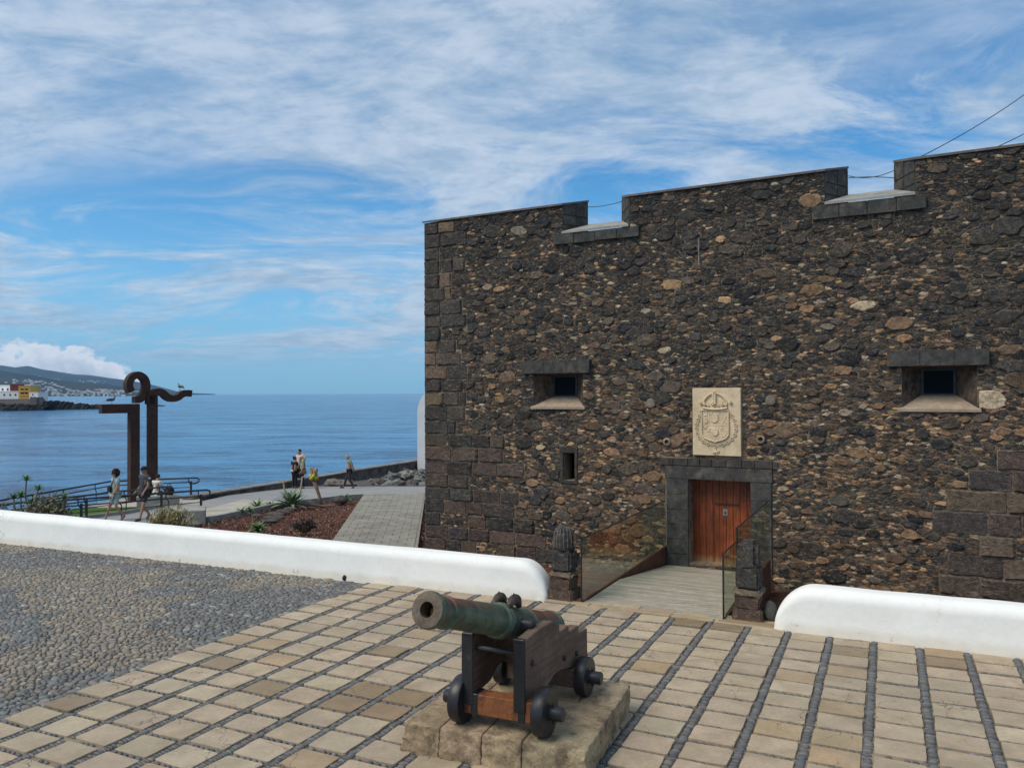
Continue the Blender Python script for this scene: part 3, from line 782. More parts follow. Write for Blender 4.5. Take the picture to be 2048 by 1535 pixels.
X, Rr = darts(.05, UL-.3, ZB+.6, ZT-.06, [(.17, .27, 240), (.10, .16, 1500), (.055, .090, 9000), (.032, .052, 85000)], okf, KY, .72)
dkst = [(.022, .024, .028), (.030, .031, .034), (.040, .039, .038), (.058, .051, .045), (.034, .032, .032)]
brst = [(.078, .058, .046), (.105, .073, .054), (.150, .098, .062), (.074, .063, .054)]
tanst = [(.26, .165, .095), (.31, .20, .12), (.23, .15, .10)]
palest = [(.31, .255, .18), (.27, .23, .17), (.23, .205, .165)]
for k, poly in enumerate(cells(X, Rr, 20, 1.9)):
    if poly is None: continue
    sx_, sy_ = X[k]; poly = [(a+sx_, (b_+sy_)/KY) for a, b_ in poly]; sy_ /= KY
    if Rr[k] > .105:
        ky_ = rnd.uniform(1.1, 1.55); kx_ = rnd.uniform(.9, 1.08); poly = [(sx_+(a-sx_)*kx_, sy_+(b_-sy_)*ky_) for a, b_ in poly]
    sh_ = .22*mn.noise(Vector((sx_*1.3, sy_*1.8, 3))); poly = [(a, b_+(a-sx_)*sh_) for a, b_ in poly]
    poly = clip_rects(poly, sx_, sy_, rects_all)
    if poly is None or area(poly) < .0007: continue
    poly = [(min(max(a, .01), UL), min(max(b_, ZB), ZT-.035)) for a, b_ in poly]
    hgt_ = sy_; zn = mn.noise(Vector((sx_*.5, sy_*.5, 8)))
    warm = .5-.075*(hgt_-2.2)+.35*zn
    if hgt_ < 3.3 and 4 < sx_ < 12: warm += .16
    if hgt_ < .0: warm -= .1
    if hgt_ > 6.2: warm -= .25
    warm = max(.05, min(.85, warm)); x = rnd.random()
    if Rr[k] < .1:
        if x < .03+.05*warm: c = rnd.choice(palest)
        elif x < .05+.20*warm: c = rnd.choice(tanst)
        elif x < .2+.6*warm: c = rnd.choice(brst)
        else: c = rnd.choice(dkst)
    else:
        if x < .014: c = rnd.choice(palest)
        elif x < .035+.10*warm: c = rnd.choice(tanst)
        elif x < .1+.62*warm: c = rnd.choice(brst)
        else: c = rnd.choice(dkst)
    SM.append((area(poly), poly, c, 'rub', None))
SM.sort(key=lambda q: -q[0])
def vis(q): p = CORNER+U*q[1][0][0]; return inview(Vector((p.x, p.y, q[1][0][1])), -2)
restm = MB(); cnt = 0
for ar, poly, c, kd, ex in SM:
    big_ = cnt < 290 and vis((ar, poly))
    m1 = MB() if big_ else restm
    s_ = math.sqrt(ar)
    if kd == 'ash': stone_mesh(m1, poly, .016, rnd.uniform(.022, .05), fr, jc(c, .18, .05), .022, 1, rnd.uniform(.84, .92), .03, 1.0)
    else:
        stone_mesh(m1, poly, min(.012, s_*.085), (.020 if s_ > .16 else .006)+min(.020, s_*rnd.uniform(.03, .13)), fr, jc(tuple(k_*q_ for k_, q_ in zip((1.42, 1.34, 1.22), c)), .34, .04), .075, 0, rnd.uniform(.70, .90), .03, rnd.uniform(.9, 1.08))
    if big_: m1.build('stone', M_stone, fort); cnt += 1
o = restm.build('small_stones', M_stone, fort); tag(o, kind='stuff')
print('stones', len(SM))

# windows: a cut lintel, a splayed recess, a sandy sill, a dark pane
for (lt, op, inn, nb) in ((lint1, op1, in1, 3), (lint2, op2, in2, 3)):
    wd = MB(); a, b_, c, d = op; e, f, g, h_, dp = inn
    B = lambda x, z, y: (x, y, z)
    ring0 = [B(a, c+.02, .0), B(b_, c+.02, .0), B(b_, d, .0), B(a, d, .0)]; ring1 = [B(e, g, dp), B(f, g, dp), B(f, h_, dp), B(e, h_, dp)]
    wd.add(ring0+ring1, [(1, 2, 6, 5), (2, 3, 7, 6), (3, 0, 4, 7)]); wd.add([B(a, c, dp+.1), B(e, c, dp+.1), B(e, d, dp+.1), B(a, d, dp+.1)], [(0, 1, 2, 3)])
    win = wd.build('window', M_reveal, fort)
    # rough blocks lining the reveals
    m1 = MB()
    m1.prism([B(a-.06, c-.01, -.06), B(b_+.06, c-.01, -.06), B(f+.02, g, dp-.02), B(e-.02, g, dp-.02)], (0, 0, -.05))
    m1.prism([B(a-.04, c-.012, -.058), B(b_+.04, c-.012, -.058), B(b_+.04, c-.012, .1), B(a-.04, c-.012, .1)], (0, 0, -.045)); m1.build('sill', M_sill, win)
    n_ = nb
    for i in range(n_):
        m1 = MB(); m1.box(lt[0]+(lt[1]-lt[0])*i/n_+.002, lt[0]+(lt[1]-lt[0])*(i+1)/n_-.002, -.13+rnd.uniform(-.003, .003), .55, lt[2], lt[3], bev=.005); m1.build('lintel_block', M_basalt, win)
    m1 = MB(); t_ = .035
    for (x0_, x1_, z0_, z1_) in ((e, f, g, g+t_), (e, f, h_-t_, h_), (e, e+t_, g+t_, h_-t_), (f-t_, f, g+t_, h_-t_)): m1.box(x0_, x1_, dp-.02, dp+.04, z0_, z1_)
    m1.build('window_frame', M_black, win)
    m1 = MB(); m1.box(e+t_, f-t_, dp+.005, dp+.015, g+t_, h_-t_); m1.build('pane', M_pane, win)
    m1 = MB(); m1.box(e-.02, f+.02, dp+.2, dp+.21, g-.02, h_+.02); m1.build('dark_room', M_dark, win)
# slit window
a, b_, c, d = slit
win = empty('slit_window'); win.parent = fort
m1 = MB(); m1.box(a, b_, .42, .46, c, d); m1.build('pane', M_pane, win)
m1 = MB(); m1.box(a+.03, a+.055, .30, .34, c, d); m1.box(b_-.04, b_-.015, .30, .34, c, d); m1.build('window_frame', M_black, win)
for (x0_, x1_, z0_, z1_) in ((a-.09, a, c, c+.19), (a-.1, a, c+.20, c+.42), (a-.085, a, c+.43, d), (b_, b_+.07, c, c+.3), (b_, b_+.07, c+.31, d), (a-.1, b_+.08, d+.004, d+.15), (a-.1, b_+.08, c-.075, c-.004)):
    m1 = MB(); m1.box(x0_+.003, x1_-.003, -.035, .3, z0_, z1_, bev=.006); m1.build('jamb_block', M_ashlar, win)
# door surround
sur = empty('door_surround'); sur.parent = fort
za, zb = 1.475, 1.735; cuts = [6.28, 6.72, 7.10, 7.46, 7.78, 8.08, 8.50]
for i in range(6):
    a, b_ = cuts[i], cuts[i+1]; sl = (i-2.5)*.028
    m1 = MB(); m1.prism([(a+.003-(sl+.014)*(i > 0), -.055, za), (b_-.003-(sl-.014)*0-(0 if i == 5 else (sl+.028)*1.0)+.014, -.055, za), (b_-.003+(0 if i == 5 else sl*.8), -.055, zb), (a+.003+(0 if i == 0 else (sl-.028)*.8), -.055, zb)], (0, .55, 0), jc((1, 1, 1), .15)); m1.build('lintel_block', M_basalt, sur)
x = 6.16
while x < 8.6:
    l_ = rnd.uniform(.24, .4); m1 = MB(); m1.box(x+.004, min(x+l_, 8.62)-.004, -.04+rnd.uniform(-.012, .006), .2, 1.745, 1.745+rnd.uniform(.14, .175), bev=.008); m1.build('ledge_block', M_ashlar, sur); x += l_
for (x0_, x1_) in ((6.31, 6.785), (8.075, 8.49)):
    z = -.45
    while z < 1.46:
        zh = rnd.uniform(.22, .36); zh = (1.47-z) if z+zh > 1.33 else zh
        sp = rnd.random() < .3
        for (p, q) in (((x0_, x1_),) if not sp else ((x0_, x0_+.24), (x0_+.245, x1_))):
            m1 = MB(); m1.box(p+.002, q-.002, -.05+rnd.uniform(-.006, .006), .55, z+.003, z+zh-.003, bev=.006); m1.build('jamb_block', M_basalt, sur)
        z += zh
# door
dr = empty('door', (0, .30, 0)); dr.parent = fort
a, b_ = 6.79, 8.07; w_ = (b_-a)/9
for i in range(9):
    tint = jc((1, 1, 1), .22, .05); m1 = MB()
    m1.box(a+w_*i+.003, a+w_*(i+1)-.003, 0+(i % 2)*.003, .06, -.42+rnd.uniform(0, .02), 1.475, tint, bev=.003); m1.build('plank', M_door, dr)
m1 = MB(); m1.box(7.27, 7.75, -.022, -.004, .93, .955); m1.build('iron_bar', M_iron, dr)
m1 = MB(); m1.box(7.43, 7.53, -.012, -.003, .70, .84); lk = m1.build('lock_plate', mat('steel_plate', (.30, .29, .27), .4, .1, 5, 0, metal=.6), dr)
m1 = MB(); m1.box(7.465, 7.495, -.024, -.013, .74, .78); m1.build('keyhole', M_dark, lk)
for px_ in (7.24, 7.76):
    m1 = MB(); m1.box(px_-.004, px_+.004, -.002, .004, -.40, .99); m1.build('wicket_seam', M_dark, dr)
for z_ in (.02, .45, 1.25):
    for x_ in (6.86, 7.07, 7.85, 8.0):
        m1 = MB(); m1.blob((x_, -.004, z_), (.012, .008, .012), 8, 4); m1.build('door_stud', M_iron, dr)
m1 = MB(); m1.box(6.79, 8.07, -.02, .25, -.52, -.43); m1.build('threshold', M_basalt, dr)
m1 = MB(); m1.box(6.6, 8.3, .5, .6, -.6, 1.6); m1.build('dark_room', M_dark, dr)

# round stones, spout holes, sandy patch
for (px, py, r_, m_, nm) in ((1303, 806, .105, M_disc, 'round_stone'), (1542, 800, .105, M_disc, 'round_stone')):
    u_, z_ = W(px, py); m1 = MB(); m1.lathe([(r_, -.02), (r_, .05), (r_*.92, .068), (r_*.5, .075)], 16, Matrix.Translation((u_, 0, z_)) @ Matrix.Rotation(math.pi/2, 4, 'X')); m1.build(nm, m_, fort)
for (px, py) in ((1335, 883), (1522, 878)):
    u_, z_ = W(px, py); m1 = MB(); M4 = Matrix.Translation((u_, 0, z_)) @ Matrix.Rotation(math.pi/2, 4, 'X')
    m1.lathe([(.085, -.02), (.09, .04), (.075, .065), (.048, .068), (.045, .01)], 14, M4); sp = m1.build('stone_spout', M_block, fort)
    m1 = MB(); m1.lathe([(.045, .015), (.04, .018), (.01, .0185)], 12, M4); m1.build('spout_hole', M_dark, sp)
# rod fixed high on the wall
u_, z_ = W(1400, 520); m1 = MB(); m1.tube([(u_, -.09, z_-.12), (u_, -.09, z_+.45)], .009, 6); m1.box(u_-.01, u_+.01, -.09, .0, z_, z_+.02); m1.build('wall_rod', M_cement, fort)

# ------------------------------------------------------------------ coat of arms
pl = empty('coat_of_arms'); pl.parent = fort
RX = 6.90; RZ = 1.98; RS = 1.0/858*1.     # picture of the slab: 858 wide, 1215 high
def rp(x, y, o_=0.): return (RX+(x-162)*RS, -.075-o_, RZ+(1360-y)*(1.40/1215))
m1 = MB(); m1.box(plq[0], plq[1], -.075, .05, plq[2], plq[3], bev=.008); m1.build('slab', M_relief, pl)
def rtube(pts, r, o_=.0, n=6, name=None, mbx=None, flat=1.):
    m_ = mbx or MB(); m_.tube([rp(x, y, o_) for x, y in pts], r, n, flat=flat)
    if name: smt(0, m_.build(name, M_relief, pl), 60)
    return m_
# shield
half = [(0, 545), (236, 545), (236, 985), (190, 1045), (110, 1080), (40, 1100), (8, 1112)]
sh = [(572+x, y) for x, y in half[1:]]+[(572-x, y) for x, y in half[::-1][:-1]]
m1 = MB(); m1.prism([rp(x, y, -.01) for x, y in sh], (0, -.022, 0)); shield = m1.build('shield', M_relief, pl)
def sp_(x, y, o_=0.): return rp(x, y, .012+o_)
m_ = MB(); m_.tube([rp(x, y, .024) for x, y in sh+[sh[0]]], .015, 6)
for seg in (((345, 812), (800, 812)), ((345, 935), (560, 935)), ((620, 930), (800, 930)), ((345, 682), (465, 682)), ((465, 560), (465, 800)), ((630, 560), (630, 805)), ((572, 812), (572, 1100)), ((345, 875), (560, 880))): m_.tube([sp_(*seg[0]), sp_(*seg[1])], .0075, 5)
m_.build('shield_rim', M_relief, shield)
m_ = MB()
for x in range(648, 795, 22): m_.tube([sp_(x, 560), sp_(x, 800)], .006, 5)
m_.tube([sp_(690, 640), sp_(780, 790)], .010, 5); m_.tube([sp_(780, 640), sp_(690, 790)], .010, 5)
for y in (905, 960, 1010, 1050): m_.tube([sp_(600, y), sp_(790-(max(0, y-985)*1.6), y)], .006, 5)
for k in range(5): m_.tube([sp_(370+k*40, 950+k*8), sp_(400+k*40, 1020+k*10)], .006, 5)
m_.build('shield_stripes', M_relief, shield)
# castle towers and rampant beasts as small worn lumps, two inner escutcheons
for (x, y) in ((400, 615), (410, 745)):
    m_ = MB(); p = sp_(x, y); m_.box(p[0]-.035, p[0]+.035, p[1]-.016, p[1]+.01, p[2]-.035, p[2]+.02)
    for q in (-.03, 0, .03): m_.box(p[0]+q-.009, p[0]+q+.009, p[1]-.018, p[1]+.01, p[2]+.02, p[2]+.05+(.015 if q == 0 else 0))
    m_.build('castle', M_relief, shield)
for (x, y, f_) in ((505, 600, 1), (400, 850, 1), (680, 870, -1), (730, 1000, 1), (450, 905, -1)):
    m_ = MB(); p = Vector(sp_(x, y)); B_ = lambda a, c, r1, r2: m_.blob((p.x+a*f_, p.y, p.z+c), (r1, .014, r2), 8, 5, .1)
    B_(0, 0, .03, .022); B_(.028, .025, .017, .017); B_(-.028, -.025, .012, .02); B_(.012, -.028, .010, .018); B_(-.04, .02, .008, .024); m_.build('beast', M_relief, shield, smooth=True)
for (x, y, s_) in ((560, 690, 62), (570, 935, 52)):
    m_ = MB(); q = [(x-s_, y-s_), (x+s_, y-s_), (x+s_, y+s_*.45), (x+s_*.6, y+s_*.95), (x, y+s_*1.15), (x-s_*.6, y+s_*.95), (x-s_, y+s_*.45)]
    m_.prism([sp_(a, b_, -.004) for a, b_ in q], (0, -.02, 0)); m_.tube([sp_(a, b_, .016) for a, b_ in q+[q[0]]], .006, 5); m_.build('escutcheon', M_relief, shield)
# crown: band, arches, leaves, balls
m_ = MB(); N_ = 14
band = [(355+ (790-355)*i/N_, 500+26*math.sin(math.pi*i/N_)) for i in range(N_+1)]
m_.tube([rp(x, y, .028) for x, y in band], .030, 8, flat=.8); crown = m_.build('crown', M_relief, pl, smooth=True)
m_ = MB(); m_.tube([rp(572+212*math.cos(t_), 455-215*math.sin(t_), .020) for t_ in np.linspace(.02, math.pi-.02, 22)], .015, 6); m_.build('crown_arch', M_relief, crown, smooth=True)
m_ = MB(); m_.tube([rp(572+190*math.cos(t_), 455-185*math.sin(t_), .012) for t_ in np.linspace(.05, math.pi-.05, 20)], .006, 5); m_.build('crown_arch', M_relief, crown, smooth=True)
m_ = MB(); m_.box(*(rp(522, 0)[0], rp(590, 0)[0]), -.12, -.08, rp(0, 430)[2], rp(0, 232)[2], bev=.006); m_.build('crown_strap', M_relief, crown)
for y in (255, 292, 330): 
    m_ = MB(); m_.blob(rp(548, y, .048), (.012, .010, .012), 8, 5); m_.build('bead', M_relief, crown, smooth=True)
m_ = MB(); m_.blob(rp(562, 212, .035), (.026, .022, .03), 10, 6); m_.build('orb', M_relief, crown, smooth=True)
for (x, y, s_) in ((385, 425, 1), (455, 450, .6), (545, 405, 1.3), (635, 450, .6), (705, 425, 1), (765, 440, .7), (320, 400, .9), (845, 390, .9)):
    m_ = MB()
    for (a, c, r1) in ((0, 0, 22), (-22, 16, 15), (22, 16, 15), (0, 30, 17), (0, -20, 12)): m_.blob(rp(x+a*s_, y+c*s_, .032), (r1*RS*s_, .022*s_+.006, r1*RS*s_), 8, 5, .08)
    m_.build('crown_leaf', M_relief, crown, smooth=True)
# chain collar round the shield, with a small pendant
cl = [(325, 575), (292, 640), (262, 720), (240, 800), (232, 880), (245, 965), (285, 1040), (350, 1105), (440, 1155), (575, 1180), (700, 1160), (790, 1115), (865, 1050), (915, 975), (935, 885), (930, 800), (905, 715), (868, 640), (825, 580)]
pts = []
for i in range(len(cl)-1):
    for q in (0, .5): pts.append((cl[i][0]*(1-q)+cl[i+1][0]*q, cl[i][1]*(1-q)+cl[i+1][1]*q))
for i, (x, y) in enumerate(pts):
    m_ = MB(); s_ = 27 if i % 2 == 0 else 17
    if i % 2 == 0:
        m_.tube([rp(x+s_*math.cos(t_), y+s_*math.sin(t_), .012) for t_ in np.linspace(0, 2*math.pi, 11)], .009, 5, caps=False); m_.blob(rp(x, y, .010), (.010, .012, .010), 6, 4)
    else:
        for q in range(4): t_ = q*math.pi/2+.6; m_.blob(rp(x+16*math.cos(t_), y+16*math.sin(t_), .008), (.013, .013, .013), 6, 4)
    m_.build('collar_link', M_relief, pl, smooth=True)
m_ = MB()
for (a, c, r1, r2) in ((0, 0, 40, 22), (-42, 12, 17, 17), (50, -8, 10, 24), (-22, 34, 9, 20), (24, 34, 9, 20), (0, -45, 9, 28)): m_.blob(rp(582+a, 1290+c, .012), (r1*RS, .018, r2*RS*1.1), 8, 5, .1)
m_.build('pendant', M_relief, pl, smooth=True)

# thin cables between the merlons and up to the right
def cable(pts, label, r=.008):
    m_ = MB(); m_.tube(pts, r, 5); o = m_.build('cable', M_iron); return tag(o, label=label, cat='cable')
def sag(p, q, s_, n=10): return [p.lerp(q, i/n)-Vector((0, 0, s_*4*(i/n)*(1-i/n))) for i in range(n+1)]
cable(sag(wallhit(1176, 414, .5), wallhit(1243, 403, .5), .03), 'thin dark cable across the first gap in the battlements, nearest the fort corner')
cable(sag(wallhit(1697, 352, .6), wallhit(1788, 341, .6), .08), 'thin slack cable across the second gap in the battlements')
cable(sag(wallhit(1697, 356, .5), wallhit(1788, 356, .5), -.02), 'thin straight cable low across the second gap in the battlements')
cable(sag(wallhit(1790, 338, .65), Vector((19, 24, 15.2)) if False else atY(2110, 143, 20), .15, 14), 'long cable rising to the upper right from the third merlon', .010)
cable(sag(wallhit(1980, 300, .65), atY(2110, 233, 18), .03, 8), 'short cable rising off the far right end of the battlements', .010)

# ------------------------------------------------------------------ ramp bridge
RW = (ramp1-ramp0).length; rd = dref-ramp0; RLn = rd.length
ramp = empty('entrance_ramp', ramp0, 0, label='grey timber footbridge with glass sides leading down to the fort door', cat='footbridge')
rp0, rp1 = Vector((0, 0, 0)), ramp1-ramp0
pe = ramp1+rd; 
e0 = dref-ramp0+NRM*.35; e1_ = (CORNER+U*8.35)-ramp0+NRM*.35
def deck_z(t_): return 0. if t_ < .32 else -(t_-.32)/.68*.42
npl = 44
for i in range(npl):
    t0, t1 = i/npl, (i+1)/npl-.0038
    P0 = rp0.lerp(e0, t0); P1 = rp1.lerp(e1_, t0); P2 = rp1.lerp(e1_, t1); P3 = rp0.lerp(e0, t1)
    for q, tt in ((P0, t0), (P1, t0), (P2, t1), (P3, t1)): q.z = deck_z(tt)-.005
    m1 = MB(); m1.prism([p-Vector((0, 0, .03)) for p in (P0, P1, P2, P3)], (0, 0, .03), jc((1, 1, 1), .17, .02)); m1.build('deck_board', M_deck, ramp)
m1 = MB(); m1.prism([Vector((.1, .1, -.30)), rp1+Vector((-.1, .1, -.30)), e1_+Vector((-.2, -.2, -.75)), e0+Vector((.2, -.2, -.75))], (0, 0, .18)); m1.build('deck_frame', M_beam, ramp)
sd = rd.normalized(); sn = Vector((-sd.y, sd.x, 0))
for (o_, sgn, Lb) in ((Vector((0, 0, 0)), 1, RLn+.2), (rp1, -1, RLn-.45)):
    a = o_+sn*.02*sgn; b_ = a+sd*Lb
    m1 = MB(); m1.prism([a+Vector((0, 0, -.5)), b_+Vector((0, 0, -.62)), b_+Vector((0, 0, .012)), a+Vector((0, 0, .012))], sn*.03*sgn); m1.build('side_beam', M_beam, ramp)
def glass(a, b_, z0_, z1a, z1b, lab=None, post=True):
    bl = empty('glass_panel', a+ramp0-ramp0); bl.parent = ramp; bl.location = (0, 0, 0)
    d_ = (b_-a).normalized(); n_ = Vector((-d_.y, d_.x, 0))*.012
    m1 = MB(); m1.prism([a+Vector((0, 0, z0_)), b_+Vector((0, 0, z0_)), b_+Vector((0, 0, z1b)), a+Vector((0, 0, z1a))], n_); m1.build('glass_sheet', M_glass, bl)
    m1 = MB(); m1.tube([a+n_*.5+Vector((0, 0, z1a)), b_+n_*.5+Vector((0, 0, z1b))], .011, 6)
    if post: m1.tube([a+n_*.5+Vector((0, 0, -.03)), a+n_*.5+Vector((0, 0, z1a+.01))], .014, 6)
    m1.build('glass_edge_trim', M_black, bl)
glass(sn*.035, sn*.035+sd*(RLn*.985), .014, .985, .985)
glass(rp1-sn*.035, rp1-sn*.035+sd*1.05, .014, .955, .955)
glass(rp1-sn*.035+sd*1.10, rp1-sn*.035+sd*(RLn-.5), .014, 1.16, 1.16, post=True)

# ------------------------------------------------------------------ stone posts
def post(name, loc, rz, label, tall, flip):
    r0 = empty(name, loc, rz, label=label, cat='stone post', group='carved stone posts at the head of the footbridge')
    def blk(nm, x, z0_, z1_, m_, taper=0., bev=.02, rough=.006, c=(1, 1, 1)):
        bm = bmesh.new(); bmesh.ops.create_cube(bm, size=1); bmesh.ops.scale(bm, vec=(x, x, z1_-z0_), verts=bm.verts); bmesh.ops.translate(bm, vec=(0, 0, (z0_+z1_)/2), verts=bm.verts)
        for v in bm.verts:
            if v.co.z > (z0_+z1_)/2: v.co.x *= 1-taper; v.co.y *= 1-taper
        bmesh.ops.bevel(bm, geom=bm.edges[:], offset=bev, segments=2, affect='EDGES'); bmesh.ops.subdivide_edges(bm, edges=[e for e in bm.edges if e.calc_length() > .1], cuts=3, use_grid_fill=True)
        for v in bm.verts: v.co += Vector([rough*mn.noise(v.co*9+Vector((q*7, loc[0]*3, z0_*5))) for q in range(3)])*1.6
        bm.verts.index_update(); mb_ = MB(); mb_.add([v.co.copy() for v in bm.verts], [[v.index for v in f.verts] for f in bm.faces], c); bm.free(); return smt(0, mb_.build(nm, m_, r0), 35)
    blk('plinth', .42, -.03, .16, M_stone, .0, .02, .008, (.10, .065, .052))
    blk('neck', .32, .15, .36, M_stone, -.16, .02, .008, (.105, .07, .055))
    blk('capital', .42, .35, .44, M_stone, .0, .03, .02, (.20, .155, .11))
    blk('lower_shaft', .35, .44, .78, M_stone, .04, .035, .012, (.055, .052, .050))
    blk('upper_shaft', .31, .70, tall, M_stone, .08, .065, .010, (.060, .056, .052))
    return r0
ang = math.atan2(pd.y, pd.x)
pA = post('stone_post', at(1123, 1198)+pn*.12, ang, 'weathered dark stone post with grooved head between the left parapet and the glass', 1.12, False)
for ch in [c for c in pA.children if c.name.startswith('upper_shaft')]: bpy.data.objects.remove(ch)
m1 = MB(); m1.lathe([(.150, .775), (.163, .80), (.165, .95), (.158, 1.03), (.135, 1.10), (.09, 1.145), (.03, 1.16)], 20, None, (.055, .053, .052))
m1.v = [tuple(Vector(v)*(1+.05*mn.noise(Vector(v)*7))) for v in m1.v]; smt(0, m1.build('domed_head', M_stone, pA), 60)
for k in range(9):
    a = -math.pi*(.02+.96*k/8); m1 = MB(); m1.tube([(q*math.cos(a), q*math.sin(a), z_) for q, z_ in ((.167, .83), (.168, .95), (.160, 1.035), (.136, 1.105), (.09, 1.15))], .0075, 5, (.16, .15, .14)); m1.build('carved_rib', M_stone, pA)
pB = post('stone_post', at(1496, 1238)+pn*.10, ang, 'plain weathered stone post right of the glass, beside the rounded parapet end', 1.14, True)
m1 = MB(); p = at(1537, 1244)+pn*.16; m1.blob((0, 0, .12), (.10, .10, .16), 14, 8, .05, (.105, .105, .095)); o = m1.build('round_boulder', M_rubble, smooth=True, loc=p); tag(o, label='small rounded grey boulder between the stone post and the right parapet', cat='boulder')
m1 = MB(); m1.box(-.45, .42, -.08, .14, -.06, .008, jc((.8, .72, .6)), bev=.01); o = m1.build('paving_strip', M_tile, plaza, loc=at(1500, 1247)); o.rotation_euler = (0, 0, ang)
moat_o = moat.build('moat_floor', M_moss); tag(moat_o, kind='structure')

# ================================================================== CANNON on its plinth
PH = .26
pc = [at(809, 1443, PH), at(1170, 1500, PH), at(1278, 1366, PH)]
e1 = Vector((math.cos(-.372), math.sin(-.372), 0)); e2 = Vector((-e1.y, e1.x, 0))
p0 = pc[0].copy(); p0.z = 0
plinth = empty('stone_plinth', p0, -.372, label='low plinth of rough sandstone blocks carrying the cannon on the pavers', cat='plinth')
PW_, PD_ = 1.74, 1.68
rows = [(0, .50, [0, .36, .78, 1.16, 1.74]), (.50, 1.04, [0, .52, 1.02, 1.74]), (1.04, 1.68, [0, .42, .98, 1.36, 1.74])]
for ri, (y0_, y1_, cuts) in enumerate(rows):
    for ci, (a, b_) in enumerate(zip(cuts, cuts[1:])):
        bm = bmesh.new(); bmesh.ops.create_cube(bm, size=1); g = .004
        bmesh.ops.scale(bm, vec=(b_-a-2*g, y1_-y0_-2*g, PH+.05), verts=bm.verts); bmesh.ops.translate(bm, vec=((a+b_)/2, (y0_+y1_)/2, PH/2-.025), verts=bm.verts)
        bmesh.ops.bevel(bm, geom=bm.edges[:], offset=.008, segments=1, affect='EDGES')
        bmesh.ops.subdivide_edges(bm, edges=[e for e in bm.edges if e.calc_length() > .05], cuts=13, use_grid_fill=True)
        for v in bm.verts:
            x_, y_, z_ = v.co; out = Vector((0, 0, 0))
            n3 = lambda s_, q: mn.noise(Vector((x_*s_+q*3, y_*s_, z_*s_+ri)))
            rough = .012*n3(8, 1)+.010*n3(20, 2)+.006*n3(45, 3)
            if ri == 0 and y_ < y0_+.05:
                out.y += (rough*2.2+.012*n3(3.5, 4))*(1 if z_ < PH-.03 else .45)-.035*max(0, (PH-z_)/PH)
            if ci == 0 and x_ < a+.05: out.x += rough*2.2*(1 if z_ < PH-.03 else .45)-.03*max(0, (PH-z_)/PH)
            if ci == len(cuts)-2 and x_ > b_-.05: out.x += rough*1.2
            if ri == 2 and y_ > y1_-.05: out.y += rough
            if z_ > PH-.03: out.z += .004*n3(5, 6)+.003*n3(16, 7)
            v.co += out
        bm.verts.index_update(); m1 = MB(); m1.add([v.co.copy() for v in bm.verts], [[v.index for v in f.verts] for f in bm.faces], jc((1, .97, .9), .12, .03)); bm.free()
        smt(0, m1.build('block', M_block, plinth), 50)
# carriage frame: x across, y towards the breech, z up from the plinth top
def L2(p, z=PH): q = at(*p, z); return q
fa = (L2((1094, 1470))+L2((914, 1440)))*.5
cang = math.atan2((L2((1094, 1470))-L2((914, 1440))).y, (L2((1094, 1470))-L2((914, 1440))).x)
cang = (cang*1.0-.03)
cannon = empty('cannon', (fa.x, fa.y, PH), cang, label='bronze-green cannon on a stepped wooden ship carriage with black wheels', cat='cannon')
print('cannon', fa, cang)
Ry = Matrix.Rotation(math.pi/2, 4, 'Y')
def wheel(x, y, r, sgn):
    m1 = MB(); M4 = Matrix.Translation((x, y, r)) @ Ry
    m1.lathe([(r*.97, -.055), (r, -.045), (r, .045), (r*.97, .055)], 32, M4); wh = smt(0, m1.build('wheel', M_black, cannon), 35)
    m1 = MB(); m1.lathe([(.062, -.02), (.062, .125), (.055, .135)], 20, Matrix.Translation((x+sgn*.045, y, r)) @ (Ry if sgn > 0 else Matrix.Rotation(-math.pi/2, 4, 'Y'))); smt(0, m1.build('axle_end', M_black, wh), 35)
    m1 = MB(); m1.box(x+sgn*.085-.011, x+sgn*.085+.011, y-.015, y+.015, r-.085, r+.085); m1.build('linchpin', M_iron, wh)
TX = .425; WB = 1.02
for sgn in (-1, 1): wheel(sgn*TX+(.035 if sgn < 0 else 0), 0, .212, sgn); wheel(sgn*(TX+.02), WB+.03, .190, sgn)
for (y, r) in ((0, .212), (WB, .19)):
    m1 = MB(); m1.box(-.37, .37, y-.075, y+.075, r-.10, r+.085, bev=.008); ax_ = m1.build('axle_tree', M_orange if y == 0 else M_carr, cannon)
    if y == 0:
        for x in (-.235, .235):
            m1 = MB(); m1.box(x-.035, x+.035, -.082, .082, r-.105, r+.09, bev=.004); m1.build('axle_strap', M_black, ax_)
